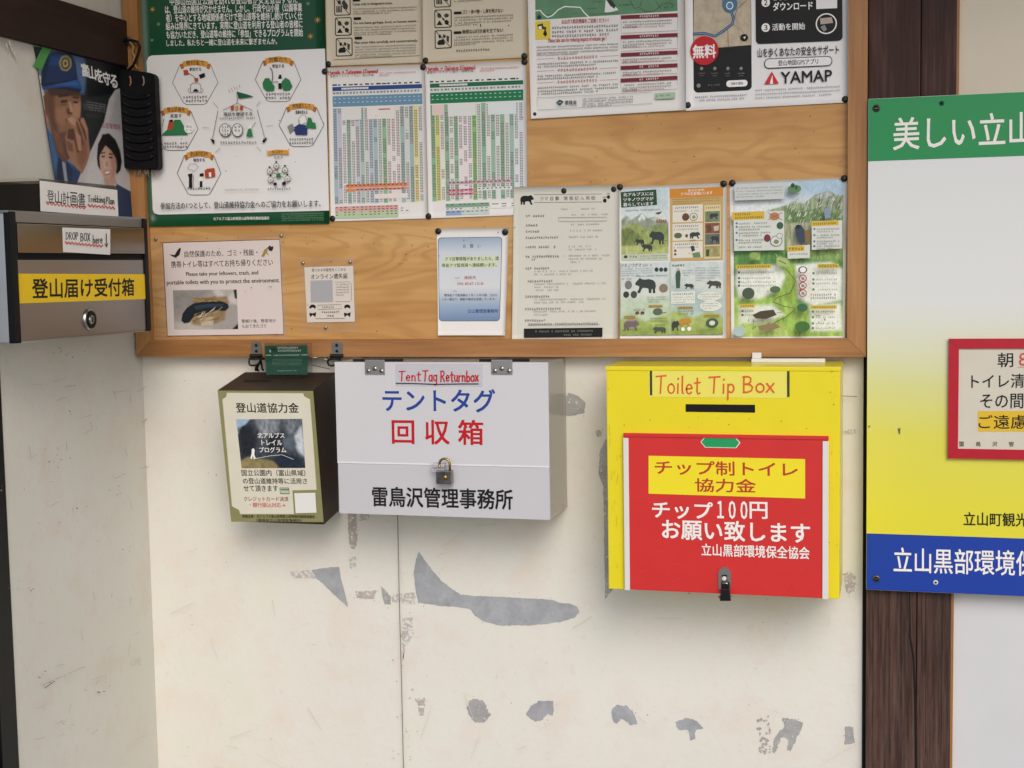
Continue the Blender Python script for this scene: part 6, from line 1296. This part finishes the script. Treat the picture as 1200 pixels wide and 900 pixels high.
s2.line('handwriting', zT(338, 196, 420, 197, 520, 201, 640, 199, 724, 199), 1.1, ink('#2a2440'))
s2.build('taped_note', '', '', acryl('clear_tape_white', '#d9d7dc', .5), part_of=tb, thick=.0003)
for (a, e, r0, r1) in ((192, 286, 136, 368), (784, 884, 728, 962)):
    hb = MB(); p0, p1 = PT.at(*zT(a, 86)[0]), PT.at(*zT(e, 154)[0])
    hb.box((p0[0], TY - .0028, p1[2]), (p1[0], TY - .0003, p0[2]), steel, .0008); h_ = hb.build('hinge', tb)
    m = MB(); q0, q1_ = PY(TY + .004).at(*zT(r0, 89)[0]), PY(TY + .004).at(*zT(r1, 88)[0]); m.tube([tuple(q0), tuple(q1_)], .0028, mat('dark_hinge'), 10); m.build('hinge_pin', h_)
    for fx, fy in ((.17, .78), (.5, .62), (.84, .78)):
        m = MB(); m.lathe([(.0046, 0), (.0046, .0012), (.003, .0024), (0, .0026)], steel, (p0[0] + (p1[0] - p0[0]) * fx, TY - .0027, p0[2] + (p1[2] - p0[2]) * fy), seg=14)
        x_, z_ = p0[0] + (p1[0] - p0[0]) * fx, p0[2] + (p1[2] - p0[2]) * fy
        m.box((x_ - .0030, TY - .0056, z_ - .0005), (x_ + .0030, TY - .0050, z_ + .0005), dark_gap); m.box((x_ - .0005, TY - .0057, z_ - .0030), (x_ + .0005, TY - .0051, z_ + .0030), dark_gap); m.build('screw', h_)
m = MB(); p0 = PT.at(*zT(512, 572)[0])
clr = clear('clear_hasp', .4, '#cfcad2', .1)
for dz in (.0, -.0095): m.box((p0[0], TY - .016, p0[2] + dz - .0055), (p0[0] + .027, TY - .0004, p0[2] + dz + .002), clr, .0015)
m.build('hasp', tb)
# padlock
k0, k1 = PY(TY - .016).at(*zT(529, 604)[0]), PY(TY - .016).at(*zT(602, 668)[0])
pl = empty('padlock', ((k0[0] + k1[0]) / 2, TY - .016, k1[2]), 'small worn brass padlock hanging on the white tent tag box', 'padlock')
m = MB(); m.box((k0[0], TY - .0235, k1[2]), (k1[0], TY - .0085, k0[2]), mat('worn_lock', '#96928a', .22, 1., var=.45, scale=60), .002); m.build('body', pl)
xc = (k0[0] + k1[0]) / 2; rr = (k1[0] - k0[0]) * .34; zc = k0[2] + .012
m = MB(); m.tube([(xc - rr, TY - .016, zc - .006)] + [(xc + rr * math.cos(math.radians(180 - 15 * t)), TY - .016, zc + rr * math.sin(math.radians(15 * t))) for t in range(13)] + [(xc + rr, TY - .016, k0[2] - .002)], .0023, brass, 8); m.build('shackle', pl)
m = MB(); m.lathe([(.0052, 0), (.0052, .0008), (0, .0012)], brass, (xc + .002, TY - .0235, (k0[2] + k1[2]) / 2), seg=16); m.build('stamped_disc', pl)

# --- yellow toilet tip box
YY = -.153
PYB = PY(YY)
z8 = zz(690, 400, 2.8125); b8_ = bx(690, 400, 2.8125)
tl, tr_, br, bl2 = (PYB.at(*p) for p in ((709.6, 429.5), (983.4, 431.2), (985, 702), (714, 690.4)))
X0, X1, Z0, Z1 = (tl[0] + bl2[0]) / 2, (tr_[0] + br[0]) / 2, (br[2] + bl2[2]) / 2, (tl[2] + tr_[2]) / 2
yel = mat('yellow_paint', '#e8d71f', .32, var=.03, scale=14, bump=.02, coat=.2); redp = mat('red_paint', '#cf2f2c', .38, var=.04, scale=14, bump=.02)
tp = empty('tip_box', ((X0 + X1) / 2, -.07, Z0), 'bright yellow metal toilet tip box with a red front panel', 'tip box')
m = MB(); m.box((X0, YY, Z0), (X1, -.001, Z1), yel, .0022); m.build('body', tp)
m = MB(); m.box((X0 - .0012, YY - .0014, Z1 - .0065), (X1 + .0014, -.0010, Z1 + .0014), yel, .0012); m.build('lid', tp)
m = MB(); c0, c1 = PY(YY - .0008).at(*z8(319, 207)[0]), PY(YY - .0008).at(*z8(548, 235)[0]); m.box((c0[0], YY - .0006, c1[2]), (c1[0], YY + .01, c0[2]), dark_gap); m.build('coin_slot', tp)
s = Sheet(z8(197, 97, 655, 98, 655, 188, 197, 183), PY(YY - .0006))
ORG = ink('#d9622a')
s.hand('handwriting', 'Toilet', *b8_(222, 114, 368, 172), 2.0, ORG, .02, .01); s.hand('handwriting', 'Tip', *b8_(396, 117, 482, 171), 2.0, ORG, .02, .01); s.hand('handwriting', 'Box', *b8_(508, 116, 612, 168), 2.0, ORG, .02, .01)
s.build('taped_note', '', '', mat('pale_yellow_tape', '#e9df62', .35), part_of=tp, thick=.0003)
for x, y0, y1 in ((205, 97, 178), (657.5, 98, 183)):
    m = MB(); a, e = PY(YY - .0012).at(*z8(x - 4.2, y0)[0]), PY(YY - .0012).at(*z8(x + 4.2, y1)[0]); m.box((a[0], YY - .0012, e[2]), (e[0], YY - .0003, a[2]), mat('dark_tape', '#3a3d22', .5)); m.build('tape_strip', tp)
S = Sheet([(710, 430), (983, 431), (985, 702), (714, 690)], PY(YY), base=.0004); S.k = 6
S.rag('chips', [(981, 431), (985, 431), (985, 434.5), (982.5, 434)], K, .3, 1.5); S.rag('chips', [(972, 434), (982, 432), (981, 434), (974, 436)], ink('#a89a28'), .3, 1.5)
for i in range(34):
    x, y = random.choice(((random.uniform(712, 728), random.uniform(440, 685)), (random.uniform(972, 982), random.uniform(440, 695)), (random.uniform(715, 980), random.uniform(486, 504)))); r = random.uniform(.3, .8)
    S.rag('chips', [(x - r, y), (x, y - r), (x + r, y), (x, y + r)], random.choice((ink('#8a7d20'), ink('#6a5a30'), ink('#b5a52a'))), .2, 1.5)
for i in range(9):
    x, y = random.uniform(714, 726), random.uniform(450, 680); S.line('chips', [(x, y), (x + random.uniform(-2, 2), y + random.uniform(4, 14))], .35, ink('#b0a22a'))
tag(S.parts['chips'].build('chips', tp), kind='stuff')
RY = YY - .007
pr0, pr1 = PY(RY).at(*z8(116, 303)[0]), PY(RY).at(*z8(788, 838)[0])
zb_ = Z0 + .002
m = MB(); m.box((pr0[0], RY, zb_), (pr1[0], YY - .0004, pr0[2]), redp, .0012); m.box((pr0[0] - .001, RY - .002, pr0[2] - .006), (pr1[0] + .001, RY - .0003, pr0[2] + .001), redp, .0008); pan = m.build('red_panel', tp)
for xa, xb in ((pr0[0] - .0012, pr0[0] + .0085), (pr1[0] - .0095, pr1[0] + .001)):
    m = MB(); m.box((xa, RY - .0024, zb_ - .0008), (xb, RY - .0002, pr0[2] - .0085), mat('white_plastic_strip', '#dcdad2', .4), .0006); m.build('guide_strip', pan)
s = Sheet([(731, 507), (968, 509.5), (971, 701), (733, 691)], PY(RY - .0004))
s.poly('sticker', z8(368, 332, 383, 313, 484, 316, 500, 334, 486, 352, 383, 350), ink('#d9e2d4')); s.poly('sticker', z8(371, 332, 385, 315, 482, 318, 496, 334, 484, 350, 385, 348), mat('green_sticker', '#1d9a5a', .3))
s.poly('yellow_label', z8(197, 377, 713, 388, 713, 518, 197, 502), mat('yellow_label_print', '#efdc22', .45))
s.text('lettering', 'チップ制トイレ', *b8_(218, 396, 688, 442), ink('#b53a26'), .024); s.text('lettering', '協力金', *b8_(350, 453, 550, 497), ink('#b53a26'), .024)
WP = ink('#eeeae2')
s.text('lettering', 'チップ', *b8_(210, 529, 408, 584), WP, .024); s.text('lettering', '１００', *b8_(424, 527, 522, 584), WP, .024); s.text('lettering', '円', *b8_(531, 530, 588, 584), WP, .024); s.text('lettering', 'お願い致します', *b8_(242, 593, 728, 658), WP, .024); s.text('lettering', '立山黒部環境保全協会', *b8_(372, 672, 727, 712), WP, .018)
for i in range(26):
    x, y = random.uniform(742, 962), random.choice((random.uniform(515, 530), random.uniform(655, 692), random.uniform(590, 690))); r = random.uniform(.25, .6)
    s.rag('wear_marks', [(x - r, y), (x, y - r), (x + r, y), (x, y + r)], random.choice((ink('#8a2a24'), ink('#e0635a'))), .2, 1.5)
for i in range(10):
    x, y = random.uniform(745, 950), random.uniform(640, 690); s.line('wear_marks', [(x, y), (x + random.uniform(3, 12), y + random.uniform(-3, 3))], .3, ink('#d9574f'))
for pn, A in s.parts.items(): tag(A.build(pn, pan), kind='stuff' if pn == 'wear_marks' else None)
# hasp and black lock
hp = empty('hasp_lock', tuple(PY(RY).at(849, 700)), 'chrome hasp with a small black lock at the bottom of the red panel', 'lock')
z3 = zz(815, 650, 13.84)
PH = PY(RY - .004)
m = MB(); m.prism([tuple(PH.at(*p)) for p in z3(372, 560, 372, 290, 395, 240, 430, 208, 490, 205, 540, 240, 575, 290, 580, 500, 570, 560)], (0, .0037, 0), steel)
m.build('plate', hp)
m = MB(); m.prism([tuple(PY(RY - .0055).at(*p)) for p in z3(425, 430, 428, 330, 510, 330, 512, 430)], (0, .001, 0), dark_gap); m.build('slot', hp)
m = MB(); p = PY(RY - .006).at(*z3(468, 385)[0]); m.lathe([(.0042, -.001), (.0042, .004), (.003, .0055), (0, .006)], mat('ivory_knob', '#d9d6cf', .25), p, seg=16); m.build('staple', hp)
m = MB(); m.hexa([tuple(PY(RY - .006).at(*q)) for q in z3(415, 440, 545, 440, 580, 745, 390, 745)] + [tuple(PY(RY - .020).at(*q)) for q in z3(425, 560, 545, 560, 575, 752, 395, 752)], mat('black_lock', '#14161a', .25, var=.3, scale=90), .0012); m.build('lock_body', hp)
m = MB(); m.tube([tuple(PY(RY - .009).at(*q)) for q in z3(412, 560, 425, 480, 445, 462, 505, 462, 525, 480, 540, 560)], .0013, steel, 8); m.build('shackle', hp)
for x in (384, 586):
    m = MB(); p = PY(RY - .004).at(*z3(x, 685)[0]); m.lathe([(.0016, -.002), (.0016, .006), (0, .007)], steel, p, seg=10); m.build('rivet', hp)
# white plastic strip lying on top of the box
wst = mat('white_plastic_strip')
a, e = PY(-.045).at(881, 422), PY(-.045).at(967, 423)
m = MB(); m.box((a[0], -.052, Z1 + .0016), (e[0], -.038, Z1 + .0085), wst, .0008); m.box((a[0], -.0375, Z1 + .0016), (a[0] + .017, -.0345, Z1 + .019), wst, .0006)
tag(m.build('plastic_strip', None, (a[0], -.045, Z1 + .0014)), 'white plastic strip lying on top of the yellow tip box', 'strip')

# ================================================================== large sign at right
SY = -.040
PS = PY(SY)
c0, c1 = PS.at(1017, 116), PS.at(1015.5, 691)
SX0, SZ1, SZ0 = (c0[0] + c1[0]) / 2, c0[2], c1[2]; SX1 = SX0 + .95
zg = PS.at(1018, 189)[2]; zbl = PS.at(1016, 625)[2]
SGN = gradient('sign_white_to_yellow', [(0, '#dfd634'), (.16, '#dfd63a'), (.32, '#d8d455'), (.42, '#d4d58c'), (.5, '#d8dabb'), (.59, '#dcdeda'), (1, '#dcdedc')], 0, SZ1 - SZ0, .3)
sg = empty('park_sign', ((SX0 + SX1) / 2, SY, SZ0), 'large green, white, yellow and blue sign board screwed onto the dark post', 'sign')
m = MB(); m.box((SX0, SY, SZ0), (SX1, SY + .004, SZ1), SGN, .0006); m.build('panel', sg)
def sband(name, za, zb, mt):
    m = MB(); m.box((SX0 + .0005, SY - .0006, za), (SX1 - .0005, SY + .0004, zb), mt); return m.build(name, sg)
sband('green_band', zg, SZ1 - .0005, mat('sign_green', '#0c8a4a', .3)); sband('blue_band', SZ0 + .0005, zbl, mat('sign_blue', '#1c3f9e', .3))
s = Sheet([(1017, 116), (1200, 106), (1200, 697), (1015.5, 691)], PY(SY - .0009))
bs = bx(990, 0, 2.143)
s.text('heading', '美しい立山', *bs(122, 288, 472, 369), WP, .012); s.text('lettering', '立山町観光協会', *bx(990, 380, 2.647)(369, 585, 652, 627), K, .012); s.text('heading', '立山黒部環境保全協会', *bx(990, 380, 2.647)(152, 700, 792, 778), WP, .010)
for pn, A in s.parts.items(): A.build(pn, sg)
for px, py in ((1027, 127), (1027, 678)):
    m = MB(); p = PY(SY - .0006).at(px, py); m.lathe([(.0068, -.0003), (.0068, .0012), (.0046, .0022)], mat('dull_screw', '#77756f', .4, .9), p, seg=16); m.lathe([(.0046, .0021), (.0040, .0012), (0, .0012)], dark_gap, p, seg=16); m.box((p[0] - .0030, p[1] - .0021, p[2] - .0006), (p[0] + .0030, p[1] - .0013, p[2] + .0006), mat('dull_screw')); m.build('screw', sg)
for px, py, cc in ((1103.5, 121, '#1c4a30'), (1096.5, 682.5, '#d8d8d8')):
    m = MB(); p = PY(SY - .0006).at(px, py); m.lathe([(.0045, 0), (.0045, .0006), (.0022, .0007)], mat('bolt_' + cc[1:], cc, .5), p, seg=14); m.lathe([(.0022, .0002), (0, .00022)], dark_gap, p, seg=10); m.build('drilled_hole', sg)
s = Sheet(zz(990, 380, 2.647)(160, 325, 174, 322, 172, 345, 162, 342), PY(SY - .0009)); s.rag('scuff', zz(990, 380, 2.647)(164, 324, 172, 322, 172, 342, 167, 340), scuff, .5, 2); s.rag('scuff', zz(990, 380, 2.647)(72, 318, 80, 312, 76, 322), scuff, .4, 2)
s.parts['scuff'].build('scuff', sg)
# red framed cleaning notice on the sign
NY = SY - .006
PN = PY(NY)
k0, k1 = PN.at(1112, 397), PN.at(1112.5, 537); NX0, NZ1, NZ0 = k0[0], k0[2], k1[2]; NX1 = NX0 + .42; t_ = PN.at(1124, 410)[0] - NX0
nt_ = empty('cleaning_notice', ((NX0 + NX1) / 2, NY, NZ0), 'cream toilet cleaning notice with a red frame fixed on the large sign', 'notice')
m = MB(); m.box((NX0 + .003, NY + .001, NZ0 + .003), (NX1 - .003, SY - .0007, NZ1 - .003), mat('notice_cream', '#cfc9b8', .5, var=.03, scale=20)); m.build('panel', nt_)
redf = mat('red_frame', '#b3122a', .35, var=.06, scale=25)
for v in ([(NX0, NZ0), (NX1, NZ0), (NX1 - t_, NZ0 + t_), (NX0 + t_, NZ0 + t_)], [(NX0, NZ1), (NX0 + t_, NZ1 - t_), (NX1 - t_, NZ1 - t_), (NX1, NZ1)], [(NX0, NZ0 + .0004), (NX0 + t_ - .0004, NZ0 + t_), (NX0 + t_ - .0004, NZ1 - t_), (NX0, NZ1 - .0004)], [(NX1, NZ0 + .0004), (NX1, NZ1 - .0004), (NX1 - t_ + .0004, NZ1 - t_), (NX1 - t_ + .0004, NZ0 + t_)]):
    m = MB(); m.prism([(x, NY - .002, z) for x, z in v], (0, .006, 0), redf); m.build('frame_side', nt_)
bn = bx(1080, 395, 5.4545)
s = Sheet([(1124, 410), (1200, 408), (1200, 526), (1124, 525.5)], PY(NY + .0006))
s.rect('highlighter', *bn(360, 472, 1000, 604), ink('#dcb52c'))
s.text('lettering', '朝', *bn(487, 100, 585, 192), K, .008); s.text('red_numeral', '8', *bn(622, 100, 676, 184), ink('#cc4a40'), .0); s.line('red_numeral', zz(1080, 395, 5.4545)(618, 192, 900, 190), .5, ink('#cc4a40')); s.text('lettering', '時', *bn(690, 98, 788, 190), K, .008)
s.text('lettering', 'トイレ清掃', *bn(318, 236, 752, 325), K, .008); s.text('lettering', 'その間は', *bn(376, 362, 752, 455), K, .008); s.text('lettering', 'ご遠慮', *bn(364, 498, 672, 586), K, .008); s.text('lettering', '下さい', *bn(684, 498, 960, 586), K, .008)
for i, c in enumerate('雷鳥沢管理'): s.text('lettering', c, *bn(240 + i * 106, 668, 272 + i * 106, 699), K)
for pn, A in s.parts.items(): A.build(pn, nt_)
